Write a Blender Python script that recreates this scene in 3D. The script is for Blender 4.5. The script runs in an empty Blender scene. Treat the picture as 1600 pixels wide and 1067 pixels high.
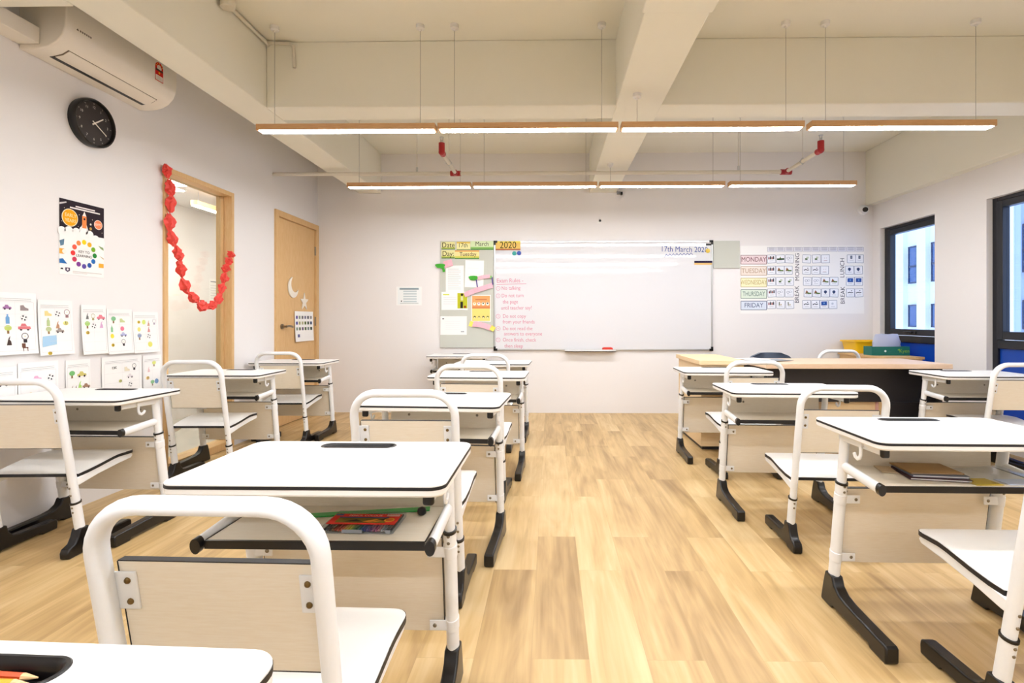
import bpy, bmesh, math, random
from mathutils import Vector, Matrix
random.seed(7)
R = math.radians
scene = bpy.context.scene
COL = scene.collection

# ------------------------------------------------------------------ camera, sky, exposure
cam_data = bpy.data.cameras.new('camera')
cam = bpy.data.objects.new('camera', cam_data)
COL.objects.link(cam)
cam.location = (0, 0, 1.07)
cam.rotation_euler = (R(90), 0, 0.0161)
cam_data.sensor_width = 36
cam_data.lens = 808 / 1600 * 36
cam_data.shift_x = -47 / 1600
cam_data.shift_y = -34.3 / 1600
cam_data.clip_start = 0.02
cam_data.clip_end = 200
scene.camera = cam

world = bpy.data.worlds.new('sky')
scene.world = world
world.use_nodes = True
bg = world.node_tree.nodes['Background']
bg.inputs[0].default_value = (0.74, 0.85, 1.0, 1)
bg.inputs[1].default_value = 2.8

LAMP = 63.0            # emission of the room's LED strips
scene.view_settings.view_transform = 'Standard'
scene.view_settings.look = 'None'
scene.view_settings.gamma = 1
scene.view_settings.exposure = 0.0
scene.view_settings.use_curve_mapping = False

# ------------------------------------------------------------------ materials
def lin(c):
    c = c / 255
    return c / 12.92 if c <= 0.04045 else ((c + 0.055) / 1.055) ** 2.4
def rgb(h):
    h = h.lstrip('#')
    return tuple(lin(int(h[i:i + 2], 16)) for i in (0, 2, 4)) + (1,)
_m = {}
def mat(name, hexcol, rough=0.5, metal=0.0, spec=0.5, coat=0.0):
    if name in _m: return _m[name]
    m = bpy.data.materials.new(name); m.use_nodes = True
    b = m.node_tree.nodes['Principled BSDF']
    b.inputs['Base Color'].default_value = rgb(hexcol)
    b.inputs['Roughness'].default_value = rough
    b.inputs['Metallic'].default_value = metal
    b.inputs['Specular IOR Level'].default_value = spec
    b.inputs['Coat Weight'].default_value = coat
    _m[name] = m
    return m
def ink(hexcol):
    return mat('ink_' + hexcol.lstrip('#').lower(), hexcol, 0.75, spec=0.2)
def emit(name, hexcol, strength):
    m = bpy.data.materials.new(name); m.use_nodes = True
    nt = m.node_tree; nt.nodes.clear()
    e = nt.nodes.new('ShaderNodeEmission'); o = nt.nodes.new('ShaderNodeOutputMaterial')
    e.inputs[0].default_value = rgb(hexcol); e.inputs[1].default_value = strength
    nt.links.new(e.outputs[0], o.inputs[0])
    return m
def noise_bump(m, scale, strength, dist=0.002):
    nt = m.node_tree; b = nt.nodes['Principled BSDF']
    t = nt.nodes.new('ShaderNodeTexCoord'); n = nt.nodes.new('ShaderNodeTexNoise'); bp = nt.nodes.new('ShaderNodeBump')
    n.inputs['Scale'].default_value = scale; n.inputs['Detail'].default_value = 4
    bp.inputs['Strength'].default_value = strength; bp.inputs['Distance'].default_value = dist
    nt.links.new(t.outputs['Object'], n.inputs['Vector']); nt.links.new(n.outputs['Fac'], bp.inputs['Height'])
    nt.links.new(bp.outputs['Normal'], b.inputs['Normal'])
def grain(m, stretch, c1, c2, scale=6.0, detail=6):
    nt = m.node_tree; b = nt.nodes['Principled BSDF']
    t = nt.nodes.new('ShaderNodeTexCoord'); mp = nt.nodes.new('ShaderNodeMapping')
    n = nt.nodes.new('ShaderNodeTexNoise'); r = nt.nodes.new('ShaderNodeValToRGB')
    mp.inputs['Scale'].default_value = stretch
    n.inputs['Scale'].default_value = scale; n.inputs['Detail'].default_value = detail; n.inputs['Roughness'].default_value = 0.6
    r.color_ramp.elements[0].position = 0.3; r.color_ramp.elements[1].position = 0.7
    r.color_ramp.elements[0].color = rgb(c1); r.color_ramp.elements[1].color = rgb(c2)
    nt.links.new(t.outputs['Object'], mp.inputs[0]); nt.links.new(mp.outputs[0], n.inputs['Vector'])
    nt.links.new(n.outputs['Fac'], r.inputs[0]); nt.links.new(r.outputs[0], b.inputs['Base Color'])

M_wall = mat('wall_paint', '#EAE7E6', 0.85, spec=0.2); noise_bump(M_wall, 90, 0.08)
M_ceil = mat('ceiling_paint', '#EBE8DA', 0.9, spec=0.15); noise_bump(M_ceil, 60, 0.1)
M_white = mat('white_powdercoat', '#ECEEF0', 0.32)
M_lam = mat('white_laminate', '#F0EEEA', 0.38)
M_maple = mat('maple_laminate', '#EEE4D2', 0.45); grain(M_maple, (3, 40, 40), '#EADFCB', '#F0E8D8', 8)
M_black = mat('black_plastic', '#0C0A0B', 0.3)
M_edge = mat('black_edging', '#131216', 0.5)
M_steel = mat('screw_steel', '#8E8573', 0.35, 1.0)
M_brass = mat('bolt_brass', '#7A6440', 0.35, 1.0)
M_alu = mat('aluminium', '#C9CBCC', 0.35, 0.9)
M_grey = mat('grey_plastic', '#8C9096', 0.5)
M_beech = mat('beech_veneer', '#D9B27C', 0.5); grain(M_beech, (30, 30, 2.0), '#D2A76E', '#DFBB88', 6)
M_lampwood = mat('lamp_wood', '#C79A68', 0.5); grain(M_lampwood, (1.5, 30, 30), '#BE9060', '#D2A878', 8)
M_desk = mat('teacher_desk_laminate', '#DDBE9F', 0.45); grain(M_desk, (2, 30, 30), '#D6B594', '#E2C6AA', 6)
M_cab = mat('cabinet_laminate', '#E3C79B', 0.5); grain(M_cab, (2, 30, 30), '#DDBF90', '#E8CFA6', 6)
M_darkpanel = mat('black_panel', '#1B1719', 0.5)
M_frame = mat('window_frame_black', '#12141B', 0.4)
M_felt = mat('grey_felt', '#C6C8BE', 0.95, spec=0.1); noise_bump(M_felt, 400, 0.4)
M_paper = mat('paper', '#F3F2F0', 0.8, spec=0.2)
M_wb = mat('whiteboard_enamel', '#DDDEE2', 0.05, spec=0.6); noise_bump(M_wb, 1.1, 0.05, 0.004)
M_red = mat('red_crepe_paper', '#E5453B', 0.55)
M_pipe = mat('pipe_white', '#DAD4C6', 0.5)
M_redfit = mat('pipe_fitting_red', '#A3161B', 0.4)
M_acw = mat('air_conditioner_plastic', '#EDE6DA', 0.4)
M_lit = emit('led_diffuser', '#F6F8FD', LAMP)
M_lit_corr = emit('corridor_led', '#FFF8EE', 46.0)

# plank floor
M_floor = bpy.data.materials.new('oak_planks'); M_floor.use_nodes = True
nt = M_floor.node_tree; b = nt.nodes['Principled BSDF']
geo = nt.nodes.new('ShaderNodeNewGeometry'); mp = nt.nodes.new('ShaderNodeMapping')
mp.inputs['Rotation'].default_value = (0, 0, R(90)); mp.inputs['Location'].default_value = (0.37, 0.06, 0)
br = nt.nodes.new('ShaderNodeTexBrick'); br.offset = 0.37; br.offset_frequency = 2
br.inputs['Scale'].default_value = 1.0
br.inputs['Brick Width'].default_value = 0.92; br.inputs['Row Height'].default_value = 0.182
br.inputs['Mortar Size'].default_value = 0.0005; br.inputs['Mortar Smooth'].default_value = 0.3
br.inputs['Color1'].default_value = (0, 0, 0, 1); br.inputs['Color2'].default_value = (1, 1, 1, 1)
br.inputs['Mortar'].default_value = (0.3, 0.3, 0.3, 1)
nt.links.new(geo.outputs['Position'], mp.inputs[0]); nt.links.new(mp.outputs[0], br.inputs['Vector'])
# each plank shifts its own grain
mul = nt.nodes.new('ShaderNodeVectorMath'); mul.operation = 'MULTIPLY'; mul.inputs[1].default_value = (7.0, 4.0, 9.0)
nt.links.new(br.outputs['Color'], mul.inputs[0])
add = nt.nodes.new('ShaderNodeVectorMath'); add.operation = 'ADD'
nt.links.new(geo.outputs['Position'], add.inputs[0]); nt.links.new(mul.outputs[0], add.inputs[1])
def gnoise(scl, scale, detail, dist=0.0):
    m2 = nt.nodes.new('ShaderNodeMapping'); m2.inputs['Scale'].default_value = scl
    n2 = nt.nodes.new('ShaderNodeTexNoise'); n2.inputs['Scale'].default_value = scale
    n2.inputs['Detail'].default_value = detail; n2.inputs['Distortion'].default_value = dist
    nt.links.new(add.outputs[0], m2.inputs[0]); nt.links.new(m2.outputs[0], n2.inputs['Vector'])
    return n2
n_big = gnoise((8.0, 1.1, 1), 1.5, 3, 0.7); n_fine = gnoise((60, 2.5, 1), 1.0, 5, 0.3)
def math_node(op, a, bb):
    q = nt.nodes.new('ShaderNodeMath'); q.operation = op
    for i, x in enumerate((a, bb)):
        if isinstance(x, (int, float)): q.inputs[i].default_value = x
        else: nt.links.new(x, q.inputs[i])
    return q.outputs[0]
v = math_node('MULTIPLY', br.outputs['Color'], 0.28)
v = math_node('ADD', v, math_node('MULTIPLY', n_big.outputs['Fac'], 0.95))
v = math_node('ADD', v, math_node('MULTIPLY', n_fine.outputs['Fac'], 0.36))
v = math_node('SUBTRACT', v, 0.32)
ramp = nt.nodes.new('ShaderNodeValToRGB')
ramp.color_ramp.elements[0].position = 0.12; ramp.color_ramp.elements[0].color = rgb('#957649')
ramp.color_ramp.elements[1].position = 0.88; ramp.color_ramp.elements[1].color = rgb('#DCC394')
e = ramp.color_ramp.elements.new(0.5); e.color = rgb('#C4A470')
nt.links.new(v, ramp.inputs[0])
mix = nt.nodes.new('ShaderNodeMix'); mix.data_type = 'RGBA'
nt.links.new(br.outputs['Fac'], mix.inputs['Factor']); nt.links.new(ramp.outputs[0], mix.inputs['A'])
mix.inputs['B'].default_value = rgb('#A78A5C')
nt.links.new(mix.outputs['Result'], b.inputs['Base Color'])
b.inputs['Roughness'].default_value = 0.42
bp = nt.nodes.new('ShaderNodeBump'); bp.inputs['Strength'].default_value = 0.06; bp.inputs['Distance'].default_value = 0.002
nt.links.new(n_fine.outputs['Fac'], bp.inputs['Height']); nt.links.new(bp.outputs['Normal'], b.inputs['Normal'])

def glass_mat(name, tint, gloss=0.12, rough=0.0):
    m = bpy.data.materials.new(name); m.use_nodes = True
    t = m.node_tree; t.nodes.clear()
    o = t.nodes.new('ShaderNodeOutputMaterial'); mx = t.nodes.new('ShaderNodeMixShader')
    tr = t.nodes.new('ShaderNodeBsdfTransparent'); gl = t.nodes.new('ShaderNodeBsdfGlossy'); fr = t.nodes.new('ShaderNodeLayerWeight')
    tr.inputs[0].default_value = rgb(tint); gl.inputs['Roughness'].default_value = rough
    pw = t.nodes.new('ShaderNodeMath'); pw.operation = 'POWER'; pw.inputs[1].default_value = 4.0
    ma = t.nodes.new('ShaderNodeMath'); ma.operation = 'MULTIPLY_ADD'; ma.inputs[1].default_value = 0.5; ma.inputs[2].default_value = gloss * 0.3
    t.links.new(fr.outputs['Facing'], pw.inputs[0]); t.links.new(pw.outputs[0], ma.inputs[0])
    t.links.new(ma.outputs[0], mx.inputs[0]); t.links.new(tr.outputs[0], mx.inputs[1]); t.links.new(gl.outputs[0], mx.inputs[2])
    t.links.new(mx.outputs[0], o.inputs[0])
    return m
M_glass = glass_mat('clear_glass', '#F4F8F8')
M_wglass = glass_mat('window_glass', '#E4EDFF')
M_clear = glass_mat('clear_plastic', '#EEF2F6', 0.16, 0.12)
def film(name, hexcol, trans):
    m = bpy.data.materials.new(name); m.use_nodes = True
    t = m.node_tree; bs = t.nodes['Principled BSDF']; o = t.nodes['Material Output']
    bs.inputs['Base Color'].default_value = rgb(hexcol); bs.inputs['Roughness'].default_value = 0.25
    tl = t.nodes.new('ShaderNodeBsdfTranslucent'); tl.inputs[0].default_value = rgb(hexcol)
    mx = t.nodes.new('ShaderNodeMixShader'); mx.inputs[0].default_value = trans
    t.links.new(bs.outputs[0], mx.inputs[1]); t.links.new(tl.outputs[0], mx.inputs[2]); t.links.new(mx.outputs[0], o.inputs[0])
    return m
M_blue = film('blue_frosted_pane', '#1C57B4', 0.4)
M_milky = film('milky_plastic', '#DCE0F0', 0.5)

# ------------------------------------------------------------------ mesh builder
def text_mesh(s, size, align='CENTER'):
    cu = bpy.data.curves.new('lettering', 'FONT')
    cu.body = s; cu.size = size; cu.align_x = align; cu.align_y = 'CENTER'; cu.resolution_u = 3
    ob = bpy.data.objects.new('lettering', cu); COL.objects.link(ob)
    dg = bpy.context.evaluated_depsgraph_get(); dg.update()
    me = bpy.data.meshes.new_from_object(ob.evaluated_get(dg))
    bpy.data.objects.remove(ob); bpy.data.curves.remove(cu)
    return me

class MB:
    def __init__(s, T=None):
        s.bm = bmesh.new(); s.mats = []; s.T = T or Matrix(); s.warp = None
    def mi(s, m):
        if m not in s.mats: s.mats.append(m)
        return s.mats.index(m)
    def v(s, p):
        p = Vector(p)
        if s.warp: p = Vector(s.warp(p))
        return s.bm.verts.new(s.T @ p)
    def face(s, vs, m):
        try:
            f = s.bm.faces.new(vs); f.material_index = s.mi(m); f.smooth = True
            return f
        except ValueError:
            return None
    def grid_loft(s, rings, m, closed=True, cap0=True, cap1=True):
        vr = [[s.v(p) for p in r] for r in rings]
        n = len(vr[0])
        for a, b2 in zip(vr, vr[1:]):
            for i in range(n if closed else n - 1):
                j = (i + 1) % n
                s.face([a[i], a[j], b2[j], b2[i]], m)
        if cap0: s.face(list(reversed(vr[0])), m)
        if cap1: s.face(vr[-1], m)
        return vr
    def box(s, x0, x1, y0, y1, z0, z1, m):
        s.grid_loft([[(x0, y0, z0), (x1, y0, z0), (x1, y1, z0), (x0, y1, z0)],
                     [(x0, y0, z1), (x1, y0, z1), (x1, y1, z1), (x0, y1, z1)]], m)
    def prism(s, pts, axis, a0, a1, m):
        f = {'x': lambda a, p: (a, p[0], p[1]), 'y': lambda a, p: (p[0], a, p[1]), 'z': lambda a, p: (p[0], p[1], a)}[axis]
        s.grid_loft([[f(a0, p) for p in pts], [f(a1, p) for p in pts]], m)
    def tube(s, path, rx, ry, ref, m, seg=14, cap=True):
        path = [Vector(p) for p in path]; ref = Vector(ref).normalized()
        rings = []
        for i, p in enumerate(path):
            t = (path[min(i + 1, len(path) - 1)] - path[max(i - 1, 0)]).normalized()
            u = (ref - t * ref.dot(t)).normalized(); w2 = t.cross(u)
            rings.append([p + u * (rx * math.cos(a)) + w2 * (ry * math.sin(a)) for a in [2 * math.pi * k / seg for k in range(seg)]])
        s.grid_loft(rings, m, True, cap, cap)
    def cyl(s, p0, p1, r, m, seg=16):
        d = Vector(p1) - Vector(p0)
        ref = (0, 0, 1) if abs(d.normalized().z) < 0.9 else (1, 0, 0)
        s.tube([p0, p1], r, r, ref, m, seg)
    def lathe(s, prof, c, m, seg=24):
        cx, cy, cz = c
        s.grid_loft([[(cx + r * math.cos(2 * math.pi * k / seg), cy + r * math.sin(2 * math.pi * k / seg), cz + z) for k in range(seg)] for r, z in prof], m)
    def ball(s, c, r, m, seg=12, rings=8):
        rr = r if hasattr(r, '__len__') else (r, r, r)
        rg = []
        for i in range(rings + 1):
            ph = math.pi * (0.02 + 0.96 * i / rings)
            rg.append([(c[0] + rr[0] * math.sin(ph) * math.cos(2 * math.pi * k / seg), c[1] + rr[1] * math.sin(ph) * math.sin(2 * math.pi * k / seg), c[2] - rr[2] * math.cos(ph)) for k in range(seg)])
        s.grid_loft(rg, m)
    # flat art in the (u, v) plane of the builder's frame, d above it
    def poly(s, pts, d, m):
        s.face([s.v((p[0], p[1], d)) for p in pts], m)
    def rect(s, u0, v0, u1, v1, d, m):
        s.poly([(u0, v0), (u1, v0), (u1, v1), (u0, v1)], d, m)
    def disc(s, u, v, r, d, m, n=16, ry=None):
        ry = ry or r
        s.poly([(u + r * math.cos(2 * math.pi * k / n), v + ry * math.sin(2 * math.pi * k / n)) for k in range(n)], d, m)
    def ring(s, u, v, r0, r1, d, m, n=18):
        for k in range(n):
            a, b2 = 2 * math.pi * k / n, 2 * math.pi * (k + 1) / n
            s.poly([(u + r0 * math.cos(a), v + r0 * math.sin(a)), (u + r1 * math.cos(a), v + r1 * math.sin(a)), (u + r1 * math.cos(b2), v + r1 * math.sin(b2)), (u + r0 * math.cos(b2), v + r0 * math.sin(b2))], d, m)
    def line(s, pts, w2, d, m):
        for a, b2 in zip(pts, pts[1:]):
            du, dv = b2[0] - a[0], b2[1] - a[1]; L = math.hypot(du, dv) or 1
            nx, ny = -dv / L * w2 / 2, du / L * w2 / 2
            s.poly([(a[0] - nx, a[1] - ny), (b2[0] - nx, b2[1] - ny), (b2[0] + nx, b2[1] + ny), (a[0] + nx, a[1] + ny)], d, m)
    def frame(s, u0, v0, u1, v1, w2, d, m):
        s.line([(u0, v0), (u1, v0), (u1, v1), (u0, v1), (u0, v0)], w2, d, m)
    def text(s, txt, u, v, size, d, m, align='CENTER', rot=0, sx=1.0):
        me = text_mesh(txt, size, align); c, sn = math.cos(rot), math.sin(rot)
        vs = []
        for q in me.vertices:
            x, y = q.co.x * sx, q.co.y
            vs.append(s.v((u + x * c - y * sn, v + x * sn + y * c, d)))
        for p in me.polygons: s.face([vs[i] for i in p.vertices], m)
        bpy.data.meshes.remove(me)
    def build(s, name, parent=None, bevel=0.0, seg=2, angle=40, recalc=True):
        if recalc: bmesh.ops.recalc_face_normals(s.bm, faces=s.bm.faces)
        me = bpy.data.meshes.new(name); s.bm.to_mesh(me); s.bm.free()
        for m in s.mats: me.materials.append(m)
        me.set_sharp_from_angle(angle=R(angle))
        o = bpy.data.objects.new(name, me); COL.objects.link(o)
        if parent: o.parent = parent
        if bevel:
            bv = o.modifiers.new('bevel', 'BEVEL'); bv.width = bevel; bv.segments = seg; bv.limit_method = 'ANGLE'; bv.angle_limit = R(50)
            bv.harden_normals = False
        return o

def tag(o, label, cat, group=None):
    o['label'] = label; o['category'] = cat
    if group: o['group'] = group
    return o
def empty(name, loc=(0, 0, 0), rz=0.0):
    o = bpy.data.objects.new(name, None); COL.objects.link(o); o.location = loc; o.rotation_euler = (0, 0, rz)
    o.empty_display_size = 0.1
    return o
def struct(o, label=None):
    o['kind'] = 'structure'
    if label: o['label'] = label
    return o
def copy_tree(o, parent=None):
    c = o.copy(); COL.objects.link(c); c.parent = parent
    for ch in list(o.children): copy_tree(ch, c)
    return c
def rrect(x0, x1, y0, y1, r, n=7):
    pts = []
    for cx, cy, a0 in ((x1 - r, y1 - r, 0), (x0 + r, y1 - r, 90), (x0 + r, y0 + r, 180), (x1 - r, y0 + r, 270)):
        for k in range(n + 1):
            a = R(a0 + 90 * k / n); pts.append((cx + r * math.cos(a), cy + r * math.sin(a)))
    return pts
def inset(pts, d):
    n = len(pts); out = []
    for i in range(n):
        a, p, c = Vector(pts[i - 1]), Vector(pts[i]), Vector(pts[(i + 1) % n])
        t = (c - a).normalized(); out.append((p.x - t.y * d, p.y + t.x * d))
    return out
def wall_frame(side, off=0.0):
    if side == 'back': return Matrix(((1, 0, 0, 0), (0, 0, -1, YB - off), (0, 1, 0, 0), (0, 0, 0, 1)))
    if side == 'left': return Matrix(((0, 0, 1, XL + off), (1, 0, 0, 0), (0, 1, 0, 0), (0, 0, 0, 1)))
    if side == 'right': return Matrix(((0, 0, -1, XR - off), (-1, 0, 0, 0), (0, 1, 0, 0), (0, 0, 0, 1)))

# ------------------------------------------------------------------ room shell
XL, XR, YB, YF, ZC = -2.69, 3.66, 5.93, -2.6, 2.975
K = YB / 5.85
GL0, GL1, GLT = 3.544, 4.335, 2.137      # glazed panel in the left wall
DR0, DR1, DRT = 4.994, 5.925, 2.15       # door
W2 = (4.985, 5.80); W3 = (3.55, 4.40); WT = 2.08

m = MB(); m.box(XL - 0.12, XR + 0.2, YF, YB + 0.1, -0.08, 0, M_floor); struct(m.build('floor'))
m = MB(); m.box(XL - 0.12, XR + 0.2, YF, YB + 0.1, ZC, ZC + 0.1, M_ceil); struct(m.build('ceiling'))
m = MB(); m.box(XL - 0.12, XR + 0.2, YB, YB + 0.12, 0, ZC, M_wall); struct(m.build('wall_back'))
m = MB(); m.box(XL - 0.12, XR + 0.2, YF - 0.1, YF, 0, ZC, M_wall); struct(m.build('wall_front'))
m = MB()
for y0, y1, z0, z1 in ((YF, GL0, 0, ZC), (GL0, GL1, GLT, ZC), (GL1, DR0, 0, ZC), (DR0, DR1, DRT, ZC), (DR1, YB, 0, ZC)):
    m.box(XL - 0.12, XL, y0, y1, z0, z1, M_wall)
struct(m.build('wall_left'))
m = MB()
for y0, y1, z0, z1 in ((YF, W3[0], 0, ZC), (W3[0], W3[1], WT, ZC), (W3[0], W3[1], 0, 0.05), (W3[1], W2[0], 0, ZC), (W2[0], W2[1], WT, ZC), (W2[0], W2[1], 0, 0.05), (W2[1], YB, 0, ZC)):
    m.box(XR, XR + 0.05, y0, y1, z0, z1, M_wall)
struct(m.build('wall_right'))
# beams
def beam(n, x0, x1, y0, y1, z0, label):
    m = MB(); m.box(x0, x1, y0, y1, z0, ZC, M_ceil); return struct(m.build('trim_%d' % n, bevel=0.006), label)
ZBM = 2.522
beam(1, -2.205, -1.95, YF, YB, ZBM, 'white painted ceiling beam running along the left wall')
beam(2, 0.445, 0.755, 2.44, YB, ZBM, 'white painted ceiling beam running lengthwise down the middle')
beam(3, -1.95, 3.58, 3.52, 3.75, ZBM + 0.002, 'white painted beam crossing the ceiling')
beam(4, 3.575, XR + 0.04, YF, YB, 2.362, 'white painted beam above the windows')
beam(5, XL, -2.205, 0.6, 2.36, ZBM - 0.004, 'white boxing between the left wall and the ceiling beam')
beam(6, 0.43, 0.765, YF, 2.44, ZBM - 0.012, 'white boxed section of the middle ceiling beam')

# corridor behind the glazed panel
XC = -4.0
m = MB(); m.box(XC - 0.1, XL - 0.12, 1.6, 8.2, -0.08, 0, mat('corridor_vinyl', '#B9B2A6', 0.4)); struct(m.build('floor_corridor'))
m = MB()
m.box(XC - 0.1, XC, 1.6, 8.2, 0, 2.4, M_wall); m.box(XC - 0.1, XL - 0.12, 8.2, 8.3, 0, 2.4, M_wall); m.box(XC - 0.1, XL - 0.12, 1.5, 1.6, 0, 2.4, M_wall)
m.box(XL - 0.13, XL - 0.12, YB + 0.1, 8.2, 0, 2.4, M_wall)
struct(m.build('wall_corridor'))
m = MB(); m.box(XC - 0.1, XL - 0.12, 1.6, 8.2, 2.3, 2.4, M_wall); struct(m.build('ceiling_corridor'))

# glazed panel (window_1)
w = struct(empty('window_1', (XL, (GL0 + GL1) / 2, 0)), 'tall wood-framed glass panel looking into the corridor')
w.location = (0, 0, 0)
m = MB(); t = 0.036
m.box(XL - 0.12, XL + 0.015, GL0, GL0 + t, 0, GLT, M_beech); m.box(XL - 0.12, XL + 0.015, GL1 - t, GL1, 0, GLT, M_beech)
m.box(XL - 0.12, XL + 0.015, GL0 + t, GL1 - t, GLT - t, GLT, M_beech); m.box(XL - 0.12, XL + 0.015, GL0 + t, GL1 - t, 0, 0.06, M_beech)
m.box(XL - 0.085, XL - 0.05, GL1 - t - 0.012, GL1 - t, 0.06, GLT - t, M_beech)
m.build('window_frame', w, bevel=0.003)
m = MB(); m.box(XL - 0.075, XL - 0.067, GL0 + t, GL1 - t, 0.06, GLT - t, M_glass); m.build('window_pane', w)
# door_1
d = struct(empty('door_1'), 'light beech wooden door in the left wall')
m = MB(); t = 0.06
m.box(XL - 0.12, XL + 0.02, DR0, DR0 + t, 0, DRT, M_beech); m.box(XL - 0.12, XL + 0.02, DR1 - t, DR1, 0, DRT, M_beech)
m.box(XL - 0.12, XL + 0.02, DR0 + t, DR1 - t, DRT - t, DRT, M_beech); m.build('door_frame', d, bevel=0.003)
m = MB(); m.box(XL - 0.045, XL - 0.002, DR0 + t + 0.004, DR1 - t - 0.004, 0.006, DRT - t - 0.004, M_beech); leaf = m.build('door_leaf', d, bevel=0.002)
m = MB(); y, z = DR0 + t + 0.085, 1.0
M_nickel = mat('dark_nickel', '#8C8070', 0.35, 0.9); m.cyl((XL - 0.002, y, z), (XL + 0.008, y, z), 0.027, M_nickel, 20); m.cyl((XL + 0.006, y, z), (XL + 0.05, y, z), 0.01, M_nickel)
m.tube([(XL + 0.05, y - 0.008, z), (XL + 0.052, y + 0.04, z + 0.004), (XL + 0.05, y + 0.10, z), (XL + 0.042, y + 0.135, z - 0.006)], 0.011, 0.009, (0, 0, 1), M_nickel)
m.build('door_handle', d)
for z in (0.25, 1.05, 1.85):
    m = MB(); m.cyl((XL + 0.006, DR1 - t - 0.002, z - 0.05), (XL + 0.006, DR1 - t - 0.002, z + 0.05), 0.008, M_steel); m.build('door_hinge', d)

# right-hand windows
def window(n, y0, y1, label):
    w = struct(empty('window_%d' % n), label)
    X0, X1 = XR + 0.05, XR + 0.11; f = 0.05
    m = MB()
    m.box(X0, X1, y0, y0 + f, 0.0, WT + 0.03, M_frame); m.box(X0, X1, y1 - f, y1 + 0.03, 0.0, WT + 0.03, M_frame)
    m.box(X0, X1, y0 + f, y1 - f, WT - 0.03, WT + 0.03, M_frame); m.box(X0, X1, y0 + f, y1 - f, 0, 0.09, M_frame)
    m.box(X0, X1, y0 + f, y1 - f, 0.83, 0.90, M_frame)
    m.build('window_frame', w, bevel=0.004)
    s = MB(); g = 0.055; X2 = X0 - 0.012
    a, b2, z0, z1 = y0 + f + 0.004, y1 - f - 0.004, 0.905, WT - 0.034
    s.box(X2, X1 - 0.01, a, a + g, z0, z1, M_frame); s.box(X2, X1 - 0.01, b2 - g, b2, z0, z1, M_frame)
    s.box(X2, X1 - 0.01, a + g, b2 - g, z1 - g, z1, M_frame); s.box(X2, X1 - 0.01, a + g, b2 - g, z0, z0 + g + 0.01, M_frame)
    sa = s.build('window_sash', w, bevel=0.004)
    p = MB(); p.box(X0 + 0.02, X0 + 0.026, a + g, b2 - g, z0 + g, z1 - g, M_wglass); p.build('window_pane', sa)
    h = MB(); ym = (a + b2) / 2
    h.box(X2 - 0.014, X2, ym - 0.05, ym + 0.05, z0 + 0.02, z0 + 0.042, M_black); h.tube([(X2 - 0.02, ym - 0.01, z0 + 0.03), (X2 - 0.03, ym + 0.05, z0 + 0.035), (X2 - 0.026, ym + 0.11, z0 + 0.03)], 0.009, 0.006, (0, 0, 1), M_black)
    h.build('window_handle', sa, bevel=0.002)
    p = MB(); p.box(X0 + 0.02, X0 + 0.028, y0 + f, y1 - f, 0.09, 0.83, M_blue); p.build('blue_pane', w)
    return w
window(2, 4.87, 5.80, 'black framed window with a blue lower pane in the far right corner')
window(3, 3.46, 4.40, 'black framed window with a blue lower pane at the right edge')

# building across the yard
fac = empty('neighbour_building', (22, 28, 0)); tag(fac, 'white apartment building with dark windows seen through the windows', 'building')
m = MB(Matrix.Translation((-22, -28, 0)))
MF = mat('facade_white', '#E8EBF2', 0.8); MP = mat('facade_grey', '#AEBBD0', 0.8); MW = mat('far_window_glass', '#3E5C86', 0.15)
m.box(22, 30, 10, 60, -8, 24, MF); m.build('wall', fac)
def ypos(px): return 22 / ((px - 860) / 808)
for a, b2 in ((1393, 1408), (1574, 1591)):
    m = MB(Matrix.Translation((-22, -28, 0))); m.box(21.8, 22.02, ypos(b2), ypos(a), -8, 24, MP); m.build('grey_pier', fac)
for k in range(-2, 8):
    yc = 31.6 - 1.9 * k
    m = MB(Matrix.Translation((-22, -28, 0))); m.box(21.75, 22.02, yc - 1.25, yc - 0.52, -8, 24, MF); m.build('pilaster', fac)
    for zz in (0.62, 3.25, 6.9):
        top = zz + (1.35 if zz < 1 else 2.25)
        m = MB(Matrix.Translation((-22, -28, 0)))
        m.box(21.9, 22.02, yc - 0.36, yc + 0.36, zz, top, MW)
        wf = m.build('window', fac)
        m = MB(Matrix.Translation((-22, -28, 0)))
        FR = mat('far_frame', '#22304A', 0.5)
        m.box(21.86, 21.91, yc - 0.38, yc - 0.31, zz, top, FR); m.box(21.86, 21.91, yc + 0.31, yc + 0.38, zz, top, FR)
        m.box(21.86, 21.91, yc - 0.38, yc + 0.38, top - 0.07, top, FR); m.box(21.86, 21.91, yc - 0.38, yc + 0.38, zz, zz + 0.07, FR)
        if zz > 1: m.box(21.86, 21.91, yc - 0.38, yc + 0.38, zz + 0.98, zz + 1.08, FR)
        m.build('window_frame', wf)

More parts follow.
